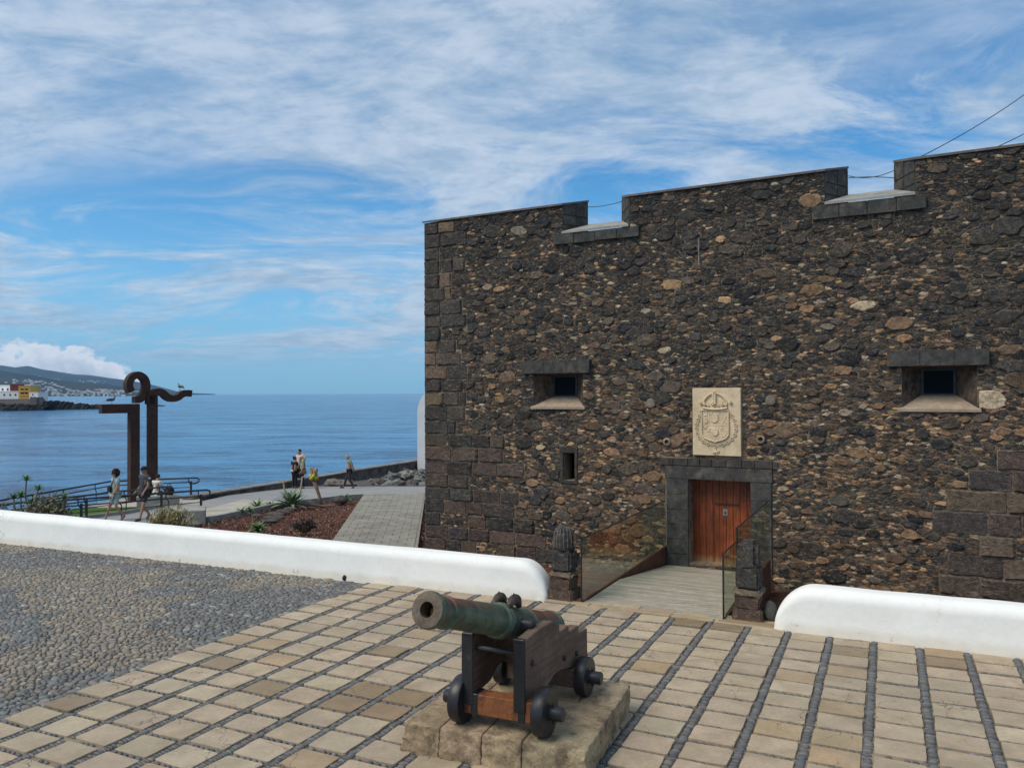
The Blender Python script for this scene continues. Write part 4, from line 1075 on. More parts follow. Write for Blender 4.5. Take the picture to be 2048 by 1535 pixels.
# cheeks
prof = [(-.075, .27), (-.075, .80), (.20, .845), (.42, .845), (.425, .775), (.58, .80), (.585, .73), (.735, .745), (.74, .68), (.885, .70), (.89, .63), (1.10, .645), (1.10, .20), (.80, .21), (.72, .27), (.60, .325), (.48, .325), (.36, .27), (.28, .235), (.10, .235), (.06, .27)]
prof = [(-.075, .27), (-.075, .835), (.27, .865), (.52, .865), (.68, .79), (.685, .715), (.90, .73), (.905, .65), (1.14, .665), (1.145, .585), (1.37, .575), (1.38, .24), (1.0, .28), (.85, .31), (.70, .345), (.55, .34), (.44, .30), (.36, .27)]
for sgn in (-1, 1):
    m1 = MB(); x0_ = -.245 if sgn < 0 else .165; tk = sgn*.10; shx = sgn*.075
    bm = bmesh.new(); vs = [bm.verts.new((x0_, y, z)) for y, z in prof]; f = bm.faces.new(vs)
    ex = bmesh.ops.extrude_face_region(bm, geom=[f]); bmesh.ops.translate(bm, vec=(tk, 0, 0), verts=[v for v in ex['geom'] if isinstance(v, bmesh.types.BMVert)])
    [setattr(v.co, 'x', v.co.x+shx*max(0, v.co.y)) for v in bm.verts]; bmesh.ops.recalc_face_normals(bm, faces=bm.faces); bmesh.ops.bevel(bm, geom=bm.edges[:], offset=.006, segments=1, affect='EDGES'); bmesh.ops.triangulate(bm, faces=[f for f in bm.faces if len(f.verts) > 4])
    bm.verts.index_update(); m1.add([v.co.copy() for v in bm.verts], [[v.index for v in f.verts] for f in bm.faces]); bm.free()
    ck = m1.build('cheek', M_carr, cannon)
    m1 = MB(); m1.box(x0_-(.012 if sgn < 0 else .004)-(.10 if sgn < 0 else 0), x0_+(.004 if sgn < 0 else .012)+(.10 if sgn > 0 else 0), -.088, -.068, .20, .835, bev=.006); m1.box(min(x0_, x0_+tk)+.002, max(x0_, x0_+tk)-.002, -.068, .04, .785, .812, bev=.003) if False else None
    m1.build('front_board', M_black, ck)
    m1 = MB(); m1.box(min(x0_, x0_+tk)-.004, max(x0_, x0_+tk)+.004, -.095, -.045, .825, .85, bev=.004); m1.build('metal_cap', M_black, ck)
    for (y, z) in ((.08, .60), (.78, .44), (1.08, .40)):
        m1 = MB(); m1.lathe([(.026, 0), (.028, .012), (.018, .026)], 10, Matrix.Translation((x0_+tk+shx*y, y, z)) @ Matrix.Rotation(sgn*math.pi/2, 4, 'Y')); m1.build('bolt', M_iron, ck)
m1 = MB(); m1.tube([(-.25, -.01, .70), (.17, -.01, .70)], .022, 10); m1.build('cross_bar', M_black, cannon)
m1 = MB(); m1.box(-.24, .24, .02, .12, .28, .62, bev=.005); m1.build('transom', M_black, cannon) if False else None
m1 = MB(); m1.box(-.26, .20, .66, 1.2, .36, .42, bev=.005); m1.build('bed_plank', M_carr, cannon)
m1 = MB(); m1.prism([(-.08, .70, .42), (.08, .70, .42), (.06, .70, .50), (-.06, .70, .50)], (0, .42, .0)); m1.build('quoin_block', M_carr, cannon)
# barrel: axis through the trunnions, raised at the muzzle
TH = math.radians(18.); tr = Vector((-.035, .26, .885)); bd_ = Vector((-.035, -math.cos(TH), math.sin(TH))).normalized()
YAW = math.radians(0.); 
BM = Matrix.Translation(tr) @ bd_.to_track_quat('Z', 'Y').to_matrix().to_4x4()
Lm, Lb = 1.56, 1.02
bp = [(.02, -Lb-.20), (.045, -Lb-.18), (.052, -Lb-.14), (.03, -Lb-.09), (.04, -Lb-.06), (.11, -Lb-.045), (.165, -Lb-.02), (.178, -Lb), (.178, -Lb+.05), (.168, -Lb+.06), (.168, -Lb+.09), (.172, -Lb+.10), (.160, -Lb+.13), (.154, -.36), (.167, -.34), (.167, -.31), (.150, -.29), (.147, 0.), (.145, .16), (.150, .17), (.164, .185), (.164, .215), (.150, .235), (.160, .25), (.160, .27), (.140, .29), (.124, 1.18), (.122, 1.23), (.136, 1.24), (.136, 1.255), (.121, 1.27), (.121, 1.30), (.126, 1.38), (.138, 1.425), (.138, 1.44), (.146, 1.45), (.148, 1.475), (.146, 1.50), (.138, 1.515), (.070, 1.522), (.062, 1.522), (.060, 1.47), (.060, 1.05)]
m1 = MB(); m1.lathe(bp, 48, BM)
upz = (Vector((0, 0, 1))-bd_*bd_.z).normalized()
for i_, v_ in enumerate(m1.v):        # brown patina runs along the upper side of the tube, the rings and belly stay green
    q_ = Vector(v_)-tr; ax_s = q_.dot(bd_); rad_ = q_-bd_*ax_s; f_ = rad_.normalized().dot(upz); f_ += .22*mn.noise(q_*7)
    br_ = min(1, max(0, (f_-.38)/.3)) if (.30 < ax_s < 1.36 or -.92 < ax_s < -.30) else (.55 if ax_s > 1.42 and rad_.length < .143 else 0.)
    m1.c[i_] = tuple(a*(1-br_)+b*br_ for a, b in zip((1, 1, 1), (1.9, .62, .62)))
brl = m1.build('barrel', M_bronze, cannon); smooth_by_angle(brl, 28)
m1 = MB(); m1.lathe([(.055, 1.36), (.05, 1.385), (.02, 1.395)], 12, BM @ Matrix.Translation((.006, -.01, 0))); m1.build('muzzle_plug', M_plug, brl)
for sgn in (-1, 1):
    m1 = MB(); m1.lathe([(.058, .10), (.058, .245), (.052, .255)], 20, Matrix.Translation(tr) @ Matrix.Rotation(sgn*math.pi/2, 4, 'Y')); smt(0, m1.build('trunnion', M_black, brl), 35)
    # lifting handle in the shape of an arched fish
    m1 = MB(); pts = []; rs = []
    for i in range(9):
        a = i/8; s_ = -.02+.20*a; hgt = .05+.105*math.sin(math.pi*min(1, .08+a*.92))**.8
        q = BM @ Vector((sgn*.062, .09+hgt*.92, s_)) if False else BM @ Vector((sgn*.078, 0, s_*1.15))
        q = q + (BM.to_3x3() @ Vector((0, 1, 0)))*0
        upv = Vector((0, math.sin(TH), math.cos(TH))); q = q+upv*(.085+hgt*.80)
        pts.append(q); rs.append((.026, .036, .045, .052, .052, .047, .040, .033, .036)[i])
    m1.tube(pts, rs, 10); m1.blob(pts[-1]+Vector((0, -.015, 0)), (.030, .034, .028), 10, 6, .06)
    m1.prism([pts[4]+Vector((0, .0, .03)), pts[5]+Vector((0, 0, .065)), pts[6]+Vector((0, 0, .03))], (.008, 0, 0)); m1.build('dolphin_handle', mat('brown_bronze', (.07, .05, .042), .5, .3, 9., .3, 50., .003, metal=.4) if sgn < 0 else bpy.data.materials['brown_bronze'], brl, smooth=True)
m1 = MB(); m1.lathe([(.012, 0), (.010, .006)], 8, BM @ Matrix.Translation((.03, 0, .70)) @ Matrix.Rotation(-math.pi/2, 4, 'X') @ Matrix.Translation((0, 0, .128))) if False else None

# ================================================================== LOW GROUND: paths, kerbs, lawn
pave = quad_sheet('grey_promenade', [atL(x, y, .03) for x, y in ((330, 1012), (398, 1003), (535, 972.5), (850, 972.5), (900, 972.5), (900, 1000), (735, 992), (560, 1003), (410, 1040), (330, 1060))], M_conc2, kind='structure')
light = quad_sheet('pale_footpath', [atL(x, y, .045) for x, y in ((404, 1019), (486, 998.5), (560, 1003), (560, 1007), (424, 1036), (404, 1040))], M_conc, kind='structure')
far_g = quad_sheet('dark_shore_strip', [atL(x, y, .012) for x, y in ((398, 1003), (535, 972.5), (900, 972.5), (930, 925), (840, 938), (640, 960))], M_seawall, kind='structure')
path = quad_sheet('paved_path', [atL(x, y, .05) for x, y in ((727, 989), (850, 985), (851, 980), (849, 1000), (835, 1097), (815, 1175), (600, 1175), (676, 1083))], M_path, kind='structure')
Lq = [atL(600, 1175, .05), atL(727, 989, .05)]; Rq = [atL(812, 1178, .05), atL(850, 985.5, .05)]
nrw = 44
for i in range(nrw):
    nc_ = 5; offs = .5*(i % 2)
    l0, l1 = Lq[0].lerp(Lq[1], i/nrw), Lq[0].lerp(Lq[1], (i+1)/nrw); r0_, r1_ = Rq[0].lerp(Rq[1], i/nrw), Rq[0].lerp(Rq[1], (i+1)/nrw)
    ed_ = [0]+[(k+offs)/nc_ for k in range(1-(i % 2), nc_)]+[1]
    for a, b_ in zip(ed_, ed_[1:]):
        if b_-a < .02: continue
        gx = .004; c4 = [l0.lerp(r0_, a+gx), l0.lerp(r0_, b_-gx), l1.lerp(r1_, b_-gx), l1.lerp(r1_, a+gx)]; mc = (c4[0]+c4[2])*.5
        c4 = [mc+(q-mc)*.994 for q in c4]
        m1 = MB(); m1.prism([q+Vector((0, 0, .001)) for q in c4], (0, 0, .012+rnd.uniform(-.002, .003)), jc((1, 1, 1), .05, .02)); m1.build('paving_slab', M_slab, path)
lawn = quad_sheet('lawn', [atL(x, y, .02) for x, y in ((100, 1020), (262, 1008), (290, 1012), (255, 1024), (150, 1038), (60, 1045))], M_lawn, kind='structure')
walk = quad_sheet('walkway', [atL(x, y, .01) for x, y in ((-60, 1046), (150, 1038), (255, 1024), (300, 1010), (410, 1018), (410, 1045), (200, 1075), (-60, 1085))], M_conc2, kind='structure')
terr = quad_sheet('sculpture_terrace', [atL(x, y, .04) for x, y in ((175, 1010), (235, 997), (330, 991), (400, 997), (400, 1008), (300, 1012), (200, 1014))], M_conc, kind='structure')
def kerb(pts, w_, h_, name, m_, kd='structure', **k):
    m1 = MB(); pts = [Vector(p) for p in pts]
    for a, b_ in zip(pts, pts[1:]):
        d_ = (b_-a).normalized(); n_ = Vector((-d_.y, d_.x, 0))*w_; m1.prism([a-Vector((0, 0, .4)), b_-Vector((0, 0, .4)), b_+n_-Vector((0, 0, .4)), a+n_-Vector((0, 0, .4))], (0, 0, .4+h_))
    o = m1.build(name, m_); return tag(o, kind=kd, **k)
kerb([atL(420, 1042), atL(556, 1013), atL(686, 996.5), atL(727, 994)], .16, .14, 'garden_kerb', M_cement)
kerb([atL(150, 1040), atL(252, 1028), atL(330, 1013)], .12, .12, 'lawn_kerb', M_cement)
m1 = MB(); q = atL(411, 1046); m1.box(-1.1, 0, 0, 1.1, -.3, .42, bev=.015); o = m1.build('railing_pedestal', M_cement, loc=q); o.rotation_euler = (0, 0, .35); tag(o, label='low concrete block at the garden end of the nearer black railing', cat='concrete block')
# sea wall
WT = -.93
wp_ = [Vector((-18.2, 26.0, WT)), Vector((-16.4, 29.6, WT)), at(385, 994, WT), at(400, 990, WT), at(520, 970, WT), at(620, 955, WT), at(735, 936, WT), at(835, 920, WT), at(900, 911, WT)]
m1 = MB(); m2 = MB()
for i, (a, b_) in enumerate(zip(wp_[2:], wp_[3:])):
    d_ = (b_-a).normalized(); n_ = Vector((-d_.y, d_.x, 0))
    m1.prism([Vector((a.x, a.y, -7)), Vector((b_.x, b_.y, -7)), Vector((b_.x, b_.y, -7))+n_*.42, Vector((a.x, a.y, -7))+n_*.42], (0, 0, 7+WT-.06))
    L_ = (b_-a).length; k = max(1, int(L_/1.6))
    for j in range(k):
        p = a+(b_-a)*(j/k)+d_*.008; q = a+(b_-a)*((j+1)/k)-d_*.008; zo = rnd.uniform(-.01, .02)
        m2.prism([p-n_*.05+Vector((0, 0, -.055)), q-n_*.05+Vector((0, 0, -.055)), q+n_*.5+Vector((0, 0, -.055)), p+n_*.5+Vector((0, 0, -.055))], (0, 0, .055+zo))
sw = m1.build('sea_wall', M_seawall); tag(sw, label='dark weathered concrete sea wall along the promenade, water beyond', cat='sea wall')
m2.build('capping', M_seatop, sw)
# white curved wall behind the fort corner
q = atY(842, 945, 50.); zb = q.z
m1 = MB(); xl = (834.3-1024)/F*50.; pr = [(xl+.25, zb-1), (xl+.0, zb+.35), (xl, 2.0)]+[(xl+.9*(1-math.cos(a)), 2.0+1.45*math.sin(a)) for a in np.linspace(.1, math.pi/2, 9)]+[(xl+3.5, 3.45), (xl+3.5, zb-1)]
m1.prism([(x, 50, z) for x, z in pr], (0, 1.3, 0)); o = m1.build('white_curved_wall', M_whitepaint); tag(o, label='tall white wall with curved shoulder peeking out behind the fort corner', cat='wall')
# rubble heap at the foot of the sea wall
rub = empty('rubble_heap', atL(810, 965), label='heap of grey shore stones below the sea wall beside the fort corner', cat='stone heap')
base = Vector(rub.location)
for k in range(105):
    x = rnd.random(); px = 742+118*x**.75; top_y = 966-24*max(0, (px-742)/118)**.9; py = rnd.uniform(top_y, 970)
    p = atL(px, py) if py > 962 else atL(px, 963+rnd.uniform(-3, 3)); p.z += max(0, (968-py))/1600*44*.92
    s_ = rnd.uniform(.15, .42)*(1.2 if py > 955 else 1); m1 = MB(); m1.blob((0, 0, 0), (s_, s_*rnd.uniform(.6, 1), s_*rnd.uniform(.32, .6)), 7, 4, .28, jc(rnd.choice([(.10, .10, .10), (.16, .155, .15), (.24, .23, .21), (.12, .10, .09)]), .2)); o = m1.build('shore_stone', M_rubble, rub, loc=p-base); o.rotation_euler = (rnd.uniform(-.5, .5), rnd.uniform(-.5, .5), rnd.uniform(0, 3))
for k, px in enumerate((664, 678, 697)):
    p = atL(px, 972); m1 = MB(); m1.blob((0, 0, .12), (.45, .3, .26-.03*k), 10, 6, .2, (.17, .15, .135), seed=k); o = m1.build('boulder', M_rubble, smooth=False, loc=p); tag(o, label=['pale brown boulder at the foot of the sea wall, nearest the tall yellow plant', 'pale brown boulder at the foot of the sea wall, middle of three', 'pale brown boulder at the feet of the man in sage green'][k], cat='boulder', group='boulders below the sea wall')

# ------------------------------------------------------------------ railings
def railing(label, tops, hts, post_at, mids=(.58, .36), loop=True):
    """tops: base points on the ground; a top rail, two lower rails, posts."""
    r0 = empty('railing', tops[0], label=label, cat='railing', group='black handrails by the sculpture'); o0 = Vector(tops[0])
    P_ = [Vector(p)-o0 for p in tops]
    d_ = (P_[-1]-P_[-2]).normalized(); e = P_[-1]
    H_ = hts
    top = [p+Vector((0, 0, H_)) for p in P_]
    if loop: top += [e+d_*.22+Vector((0, 0, H_)), e+d_*.34+Vector((0, 0, H_-.05)), e+d_*.34+Vector((0, 0, H_-.17)), e+d_*.2+Vector((0, 0, H_-.24)), e+Vector((0, 0, H_-.25))]
    m1 = MB(); m1.tube(top, .033, 8); m1.build('handrail', M_black, r0, smooth=True)
    for h_ in mids: m1 = MB(); m1.tube([p+Vector((0, 0, h_)) for p in P_], .024 if h_ > .5 else .016, 6); m1.build('lower_rail', M_black, r0, smooth=True)
    tot = sum((b_-a).length for a, b_ in zip(P_, P_[1:]))
    for f_, kd in post_at:
        s = f_*tot
        for a, b_ in zip(P_, P_[1:]):
            L_ = (b_-a).length
            if s <= L_+1e-6: break
            s -= L_
        p = a+(b_-a)*(s/L_)
        m1 = MB()
        if kd: m1.box(p.x-.035, p.x+.035, p.y-.035, p.y+.035, p.z-.05, p.z+H_-.14, bev=.006)
        dd = (b_-a).normalized()*.10
        m1.tube([p+Vector((0, 0, H_-.30))+dd*.0, p+Vector((0, 0, H_-.17))-dd, p+Vector((0, 0, H_))-dd*1.0], .02, 6)
        if not kd: m1.tube([p+Vector((0, 0, H_-.30)), p+Vector((0, 0, .05))], .018, 6)
        m1.build('post', M_black, r0)
def gz(p): p = Vector(p); p.z = LZ(p.y); return p
nr_end = atL(402, 1024); nl = Vector(((152-1024)/F*25.2, 25.2, 0)); nl2 = Vector(((-60-1024)/F*23.4, 23.4, 0))
railing('nearer black railing, in front of the walking couple', [gz(nl2), gz(nl), gz(nr_end)], .78, [(0, 1), (.2, 0), (.42, 1), (.60, 0), (.83, 0), (1, 1)])
mr = Vector(((323-1024)/F*30.1, 30.1, 0)); mr2 = Vector(((-40-1024)/F*22.9, 22.9, 0))
railing('middle black railing, passing behind the walking couple', [gz(mr2), gz(mr2.lerp(mr, .5)), gz(mr)], .78, [(.05, 1), (.3, 0), (.52, 1), (.76, 0), (1, 1)])
f1 = Vector(((-20-1024)/F*24.6, 24.6, 0)); f2 = Vector(((221-1024)/F*33.4, 33.4, 0)); f3 = atL(382, 990)
railing('farthest black railing, along the water beyond the sculpture', [gz(f1), gz(f2), gz(f3)], .76, [(.04, 1), (.22, 0), (.40, 1), (.62, 0), (.80, 0), (1, 1)])

# ------------------------------------------------------------------ rusted steel sculpture
sb = atL(262, 1003); SY = math.radians(25.5+22); sc_ = empty('steel_sculpture', sb, SY, label='tall rusted steel sculpture of two columns with a hook and a wave on top', cat='sculpture')
KX = .005288*sb.y/32.47/math.cos(math.radians(22)); KZ = .005288*sb.y/32.47
S2 = lambda zx, zy: ((zx-1000)*KX, (1165-zy)*KZ)
def bevbox(name, x0_, x1_, y0_, y1_, z0_, z1_): m1 = MB(); m1.box(x0_, x1_, y0_, y1_, z0_, z1_, bev=.008); return m1.build(name, M_corten, sc_)
tk = .335
xa, zt_ = S2(985, 415)
bevbox('short_column', xa, S2(1050, 0)[0], -tk/2, tk/2, -.1, zt_-.37)
bevbox('side_arm', S2(792, 0)[0], S2(1050, 0)[0], -tk/2, tk/2, zt_-.368, zt_)
xb = S2(1118, 0)[0]; bevbox('tall_column', xb-.04, xb+.30, -tk/2-.10, tk/2-.12, -.1, S2(0, 350)[1])
def ribbon(name, pts, th, y0_, y1_):
    q = [Vector((*S2(*p), 0)) for p in pts]; c = []
    for i in range(len(q)-1):
        p_1, p1_, p2_, p3_ = q[max(i-1, 0)], q[i], q[i+1], q[min(i+2, len(q)-1)]
        for k in range(5):
            t_ = k/5; c.append(.5*((2*p1_)+(p2_-p_1)*t_+(2*p_1-5*p1_+4*p2_-p3_)*t_*t_+(3*p1_-p_1-3*p2_+p3_)*t_**3))
    c.append(q[-1]); m1 = MB(); vs = []; n_ = len(c)
    for i, p in enumerate(c):
        d_ = (c[min(i+1, n_-1)]-c[max(i-1, 0)]).normalized(); nn = Vector((-d_.y, d_.x, 0))*th/2
        for (s_, y) in ((1, y0_), (1, y1_), (-1, y1_), (-1, y0_)): w2 = p+nn*s_; vs.append((w2.x, y, w2.y))
    fs = [(0, 1, 2, 3), tuple((n_-1)*4+k for k in (3, 2, 1, 0))]
    for i in range(n_-1):
        for k in range(4): fs.append((i*4+k, (i+1)*4+k, (i+1)*4+(k+1) % 4, i*4+(k+1) % 4))
    m1.add(vs, fs); o = m1.build(name, M_corten, sc_); smooth_by_angle(o, 30); return o
ribbon('hook', [(1015, 384), (1050, 382), (1078, 355), (1098, 305), (1100, 255), (1080, 212), (1040, 192), (1003, 210), (982, 250), (982, 290), (995, 322)], .27, -tk/2, tk/2)
ribbon('wave', [(1122, 420), (1124, 372), (1142, 335), (1180, 322), (1216, 336), (1246, 365), (1282, 378), (1322, 368), (1352, 345), (1388, 334), (1425, 338)], .27, -tk/2-.10, tk/2-.12)
# pigeons
def pigeon(loc, rz, label, s=1.):
    r0 = empty('pigeon', loc, rz, label=label, cat='pigeon', group='pigeons on the sculpture'); g1, g2 = (.06, .065, .08), (.14, .15, .18)
    m1 = MB(); pts = [(-.17, 0, .115), (-.12, 0, .14), (-.06, 0, .165), (0, 0, .175), (.06, 0, .19), (.085, 0, .225), (.10, 0, .27), (.115, 0, .29), (.135, 0, .285)]
    m1.tube([(a*s, b_*s, c*s) for a, b_, c in pts], [x*s for x in (.012, .035, .062, .070, .060, .042, .028, .030, .014)], 10, g2); bd2 = m1.build('body', M_pigeon, r0, smooth=True)
    m1 = MB(); m1.prism([(-.16*s, -.03*s, .14*s), (-.30*s, -.04*s, .08*s), (-.30*s, .04*s, .08*s), (-.16*s, .03*s, .14*s)], (0, 0, .012*s), g1); m1.build('tail', M_pigeon, r0)
    for y in (-1, 1): m1 = MB(); m1.blob((-.06*s, y*.06*s, .165*s), (.13*s, .018*s, .05*s), 10, 6, 0, g1); m1.build('wing', M_pigeon, r0, smooth=True)
    m1 = MB(); m1.tube([(.14*s, 0, .285*s), (.168*s, 0, .275*s)], [.008*s, .002*s], 5, (.05, .05, .05)); m1.build('beak', M_pigeon, r0)
    for y in (-.025, .025): m1 = MB(); m1.tube([(0, y*s, .11*s), (.005, y*s, 0)], .006*s, 5, (.2, .07, .05)); m1.tube([(-.01, y*s, .004), (.035*s, y*s, .004)], .005*s, 5, (.2, .07, .05)); m1.build('leg', M_pigeon, r0)
Rs = Matrix.Rotation(SY, 3, 'Z')
def sloc(zx, zy, y=0.): x, z = S2(zx, zy); return sb+Rs @ Vector((x, y, z))
pigeon(sloc(868, 415), SY-.3, 'pigeon standing on the flat arm of the sculpture', 1.05)
pigeon(sloc(1346, 312, -.1), SY+math.radians(100), 'pigeon perched on the wave-shaped end of the sculpture', .95)

# ------------------------------------------------------------------ people
def skinned(name, verts, edges, radii, c, parent, sub=1, extra=None):
    me = bpy.data.meshes.new(name); me.from_pydata([tuple(v) for v in verts], edges, []); o = bpy.data.objects.new(name, me); col.objects.link(o)
    md = o.modifiers.new('s', 'SKIN'); md.use_smooth_shade = True
    for i, r in enumerate(radii):
        sv = me.skin_vertices[0].data[i]; sv.radius = (r, r) if not isinstance(r, tuple) else r; sv.use_root = (i == 0)
    if sub: o.modifiers.new('ss', 'SUBSURF').levels = sub
    dg = bpy.context.evaluated_depsgraph_get(); dg.update(); m2_ = bpy.data.meshes.new_from_object(o.evaluated_get(dg)); bpy.data.objects.remove(o)
    V_ = [v.co.copy() for v in m2_.vertices]; F_ = [tuple(p.vertices) for p in m2_.polygons]; bpy.data.meshes.remove(m2_)
    mb_ = MB(); mb_.add(V_, F_, c)
    if extra: extra(mb_)
    return mb_.build(name, M_fig, parent, smooth=True)
SK = (.42, .24, .165)
def person(label, loc, rz, H, pose, skin=SK, shirt=(.5, .5, .5), legs=(.03, .03, .035), shorts=False, sleeves=True, hair=(.02, .015, .012), hairkind='short', shoes=(.05, .045, .04), cap=None, build=1., group=None, glasses=False, dress=False):
    r0 = empty('person', loc, rz, label=label, cat='person', group=group); k = H/1.75; r0.scale = (k, k, k)
    J = dict(pel=(0, 0, .95), sp=(0, 0, 1.14), ch=(0, .0, 1.34), nk=(0, 0, 1.50), hd=(0, -.015, 1.635),
             hR=(-.085, 0, .92), kR=(-.095, -.02, .50), aR=(-.10, .03, .09), tR=(-.11, -.13, .035), hL=(.085, 0, .92), kL=(.095, -.02, .50), aL=(.10, .03, .09), tL=(.11, -.13, .035),
             sR=(-.18, 0, 1.43), eR=(-.24, .03, 1.14), wR=(-.25, -.05, .90), sL=(.18, 0, 1.43), eL=(.24, .03, 1.14), wL=(.25, -.05, .90))
    J.update(pose); J = {a: Vector(b_) for a, b_ in J.items()}; B_ = build
    names = ['pel', 'sp', 'ch', 'nk', 'hR', 'kR', 'aR', 'tR', 'hL', 'kL', 'aL', 'tL', 'sR', 'eR', 'wR', 'sL', 'eL', 'wL']
    rad = dict(pel=.118*B_, sp=.110*B_, ch=.122, nk=.055, hR=.085, kR=.055, aR=.036, tR=.030, hL=.085, kL=.055, aL=.036, tL=.030, sR=.052, eR=.040, wR=.026, sL=.052, eL=.040, wL=.026)
    verts = [J[n] for n in names]; radii = [rad[n] for n in names]; ix = {n: i for i, n in enumerate(names)}
    ed = [('pel', 'sp'), ('sp', 'ch'), ('ch', 'nk'), ('pel', 'hR'), ('hR', 'kR'), ('kR', 'aR'), ('aR', 'tR'), ('pel', 'hL'), ('hL', 'kL'), ('kL', 'aL'), ('aL', 'tL'), ('ch', 'sR'), ('sR', 'eR'), ('eR', 'wR'), ('ch', 'sL'), ('sL', 'eL'), ('eL', 'wL')]
    edges = [(ix[a], ix[b_]) for a, b_ in ed]
    verts.append(J['hd']-Vector((0, 0, .03))); radii.append(.06); edges.append((ix['nk'], len(verts)-1))
    def extra(mb_):
        h_ = J['hd']; mb_.blob(h_, (.076, .094, .115), 16, 12, 0, skin); mb_.blob(h_+Vector((0, -.025, -.055)), (.055, .062, .062), 12, 8, 0, skin)
        mb_.blob(h_+Vector((0, -.096, -.012)), (.012, .018, .022), 8, 6, 0, skin)
        mb_.blob(h_+Vector((0, -.085, -.058)), (.024, .008, .007), 8, 4, 0, (.28, .10, .09))
        for s_ in (-1, 1): mb_.blob(h_+Vector((s_*.078, .005, -.01)), (.010, .020, .030), 8, 6, 0, skin); mb_.blob(h_+Vector((s_*.030, -.083, .008)), (.012, .008, .008), 8, 4, 0, (.03, .02, .02))
        for s_, w3, e3 in ((-1, J['wR'], J['eR']), (1, J['wL'], J['eL'])):       # hands: palm and five bent fingers
            d_ = (w3-e3).normalized(); sd_ = d_.cross(Vector((1, 0, 0))).normalized(); q = d_.cross(sd_).normalized()
            mb_.tube([w3-d_*.01, w3+d_*.04, w3+d_*.095], [.024, .036, .034], 8, skin, flat=.55)
            for i, (o_, l_) in enumerate(((-.026, .062), (-.009, .074), (.009, .078), (.026, .066))):
                b0 = w3+d_*.09+sd_*o_; mb_.tube([b0, b0+d_*l_*.5-q*.006*s_, b0+d_*l_*.85-q*.022*s_], [.0085, .008, .006], 6, skin)
            b0 = w3+d_*.03+sd_*-.03; mb_.tube([b0, b0+d_*.035-sd_*.022, b0+d_*.065-sd_*.024], [.011, .009, .007], 6, skin)
    skinned('body', verts, edges, radii, skin, r0, 1, extra)
    def sub(nms, eds, rr, name, c):
        vs = [J[n] if isinstance(n, str) else n for n in nms]; skinned(name, vs, eds, rr, c, r0)
    lerp = lambda a, b_, t_: J[a].lerp(J[b_], t_)
    sub(['sp', lerp('pel', 'sp', .15)+Vector((0, 0, -.09 if dress else -.04)), 'ch', lerp('ch', 'nk', .82), 'sR', lerp('sR', 'eR', .62 if sleeves else .12), 'sL', lerp('sL', 'eL', .62 if sleeves else .12), lerp('ch', 'nk', .45)],
        [(0, 1), (0, 2), (2, 8), (8, 3), (8, 4), (4, 5), (8, 6), (6, 7)], [.128*B_, .135*B_, .142, .074, .074, .066 if sleeves else .058, .074, .066 if sleeves else .058, .118], 'shirt', shirt)
    if shorts:
        sub([lerp('pel', 'sp', .1), 'hR', lerp('hR', 'kR', .85), 'hL', lerp('hL', 'kL', .85)], [(0, 1), (1, 2), (0, 3), (3, 4)], [.132*B_, .100, .086, .100, .086], 'shorts', legs)
    else: sub([lerp('pel', 'sp', .1), 'hR', 'kR', lerp('kR', 'aR', .92), 'hL', 'kL', lerp('kL', 'aL', .92)], [(0, 1), (1, 2), (2, 3), (0, 4), (4, 5), (5, 6)], [.130*B_, .100, .075, .058, .100, .075, .058], 'trousers', legs)
    for a, b_ in (('aR', 'tR'), ('aL', 'tL')):
        m1 = MB(); p, q = J[a], J[b_]; m1.tube([p+(p-q)*.25+Vector((0, 0, -.03)), p+Vector((0, 0, -.02)), q+Vector((0, 0, .005)), q+(q-p)*.28], [.034, .046, .042, .022], 10, shoes); m1.build('shoe', M_fig, r0, smooth=True)
    h_ = J['hd']; m1 = MB()
    if hairkind == 'short': m1.blob(h_+Vector((0, .014, .030)), (.082, .098, .098), 14, 8, .02, hair)
    elif hairkind == 'bob':
        for q in range(34):
            a = rnd.uniform(0, 6.28); b_ = rnd.uniform(-.75, 1.3); v = Vector((.085*math.cos(a)*math.cos(b_), .02+.095*math.sin(a)*math.cos(b_), .025+.115*math.sin(b_)))
            if v.y < -.055 and v.z < .06: continue
            m1.blob(h_+v*1.12, (.048, .048, .048), 8, 5, .15, jc(hair, .2))
        m1.blob(h_+Vector((0, .02, .03)), (.092, .10, .11), 12, 8, .03, hair)
    elif hairkind == 'long': m1.blob(h_+Vector((0, .016, .03)), (.086, .10, .10), 14, 8, .02, hair); m1.tube([h_+Vector((0, .06, .04)), h_+Vector((0, .085, -.08)), h_+Vector((0, .09, -.20))], [.085, .085, .05], 10, hair)
    elif hairkind == 'bun': m1.blob(h_+Vector((0, .014, .03)), (.082, .098, .10), 14, 8, .02, hair); m1.blob(h_+Vector((0, .08, .09)), (.045, .045, .045), 10, 6, .05, hair)
    elif hairkind == 'bald': m1.blob(h_+Vector((0, .03, -.005)), (.081, .080, .062), 14, 8, .02, hair)
    m1.build('hair', M_fig, r0, smooth=True)
    if cap: m1 = MB(); m1.blob(h_+Vector((0, .0, .060)), (.088, .104, .072), 14, 8, 0, cap); m1.blob(h_+Vector((0, -.11, .052)), (.062, .062, .010), 12, 4, 0, cap); m1.build('cap', M_fig, r0, smooth=True)
    if glasses:
        m1 = MB()
        for s_ in (-1, 1): m1.blob(h_+Vector((s_*.031, -.093, .012)), (.026, .008, .019), 10, 6, 0, (.01, .01, .01)); m1.tube([h_+Vector((s_*.055, -.088, .014)), h_+Vector((s_*.080, 0, .008))], .004, 5, (.01, .01, .01))
        m1.build('sunglasses', M_fig, r0, smooth=True)
    return r0, J
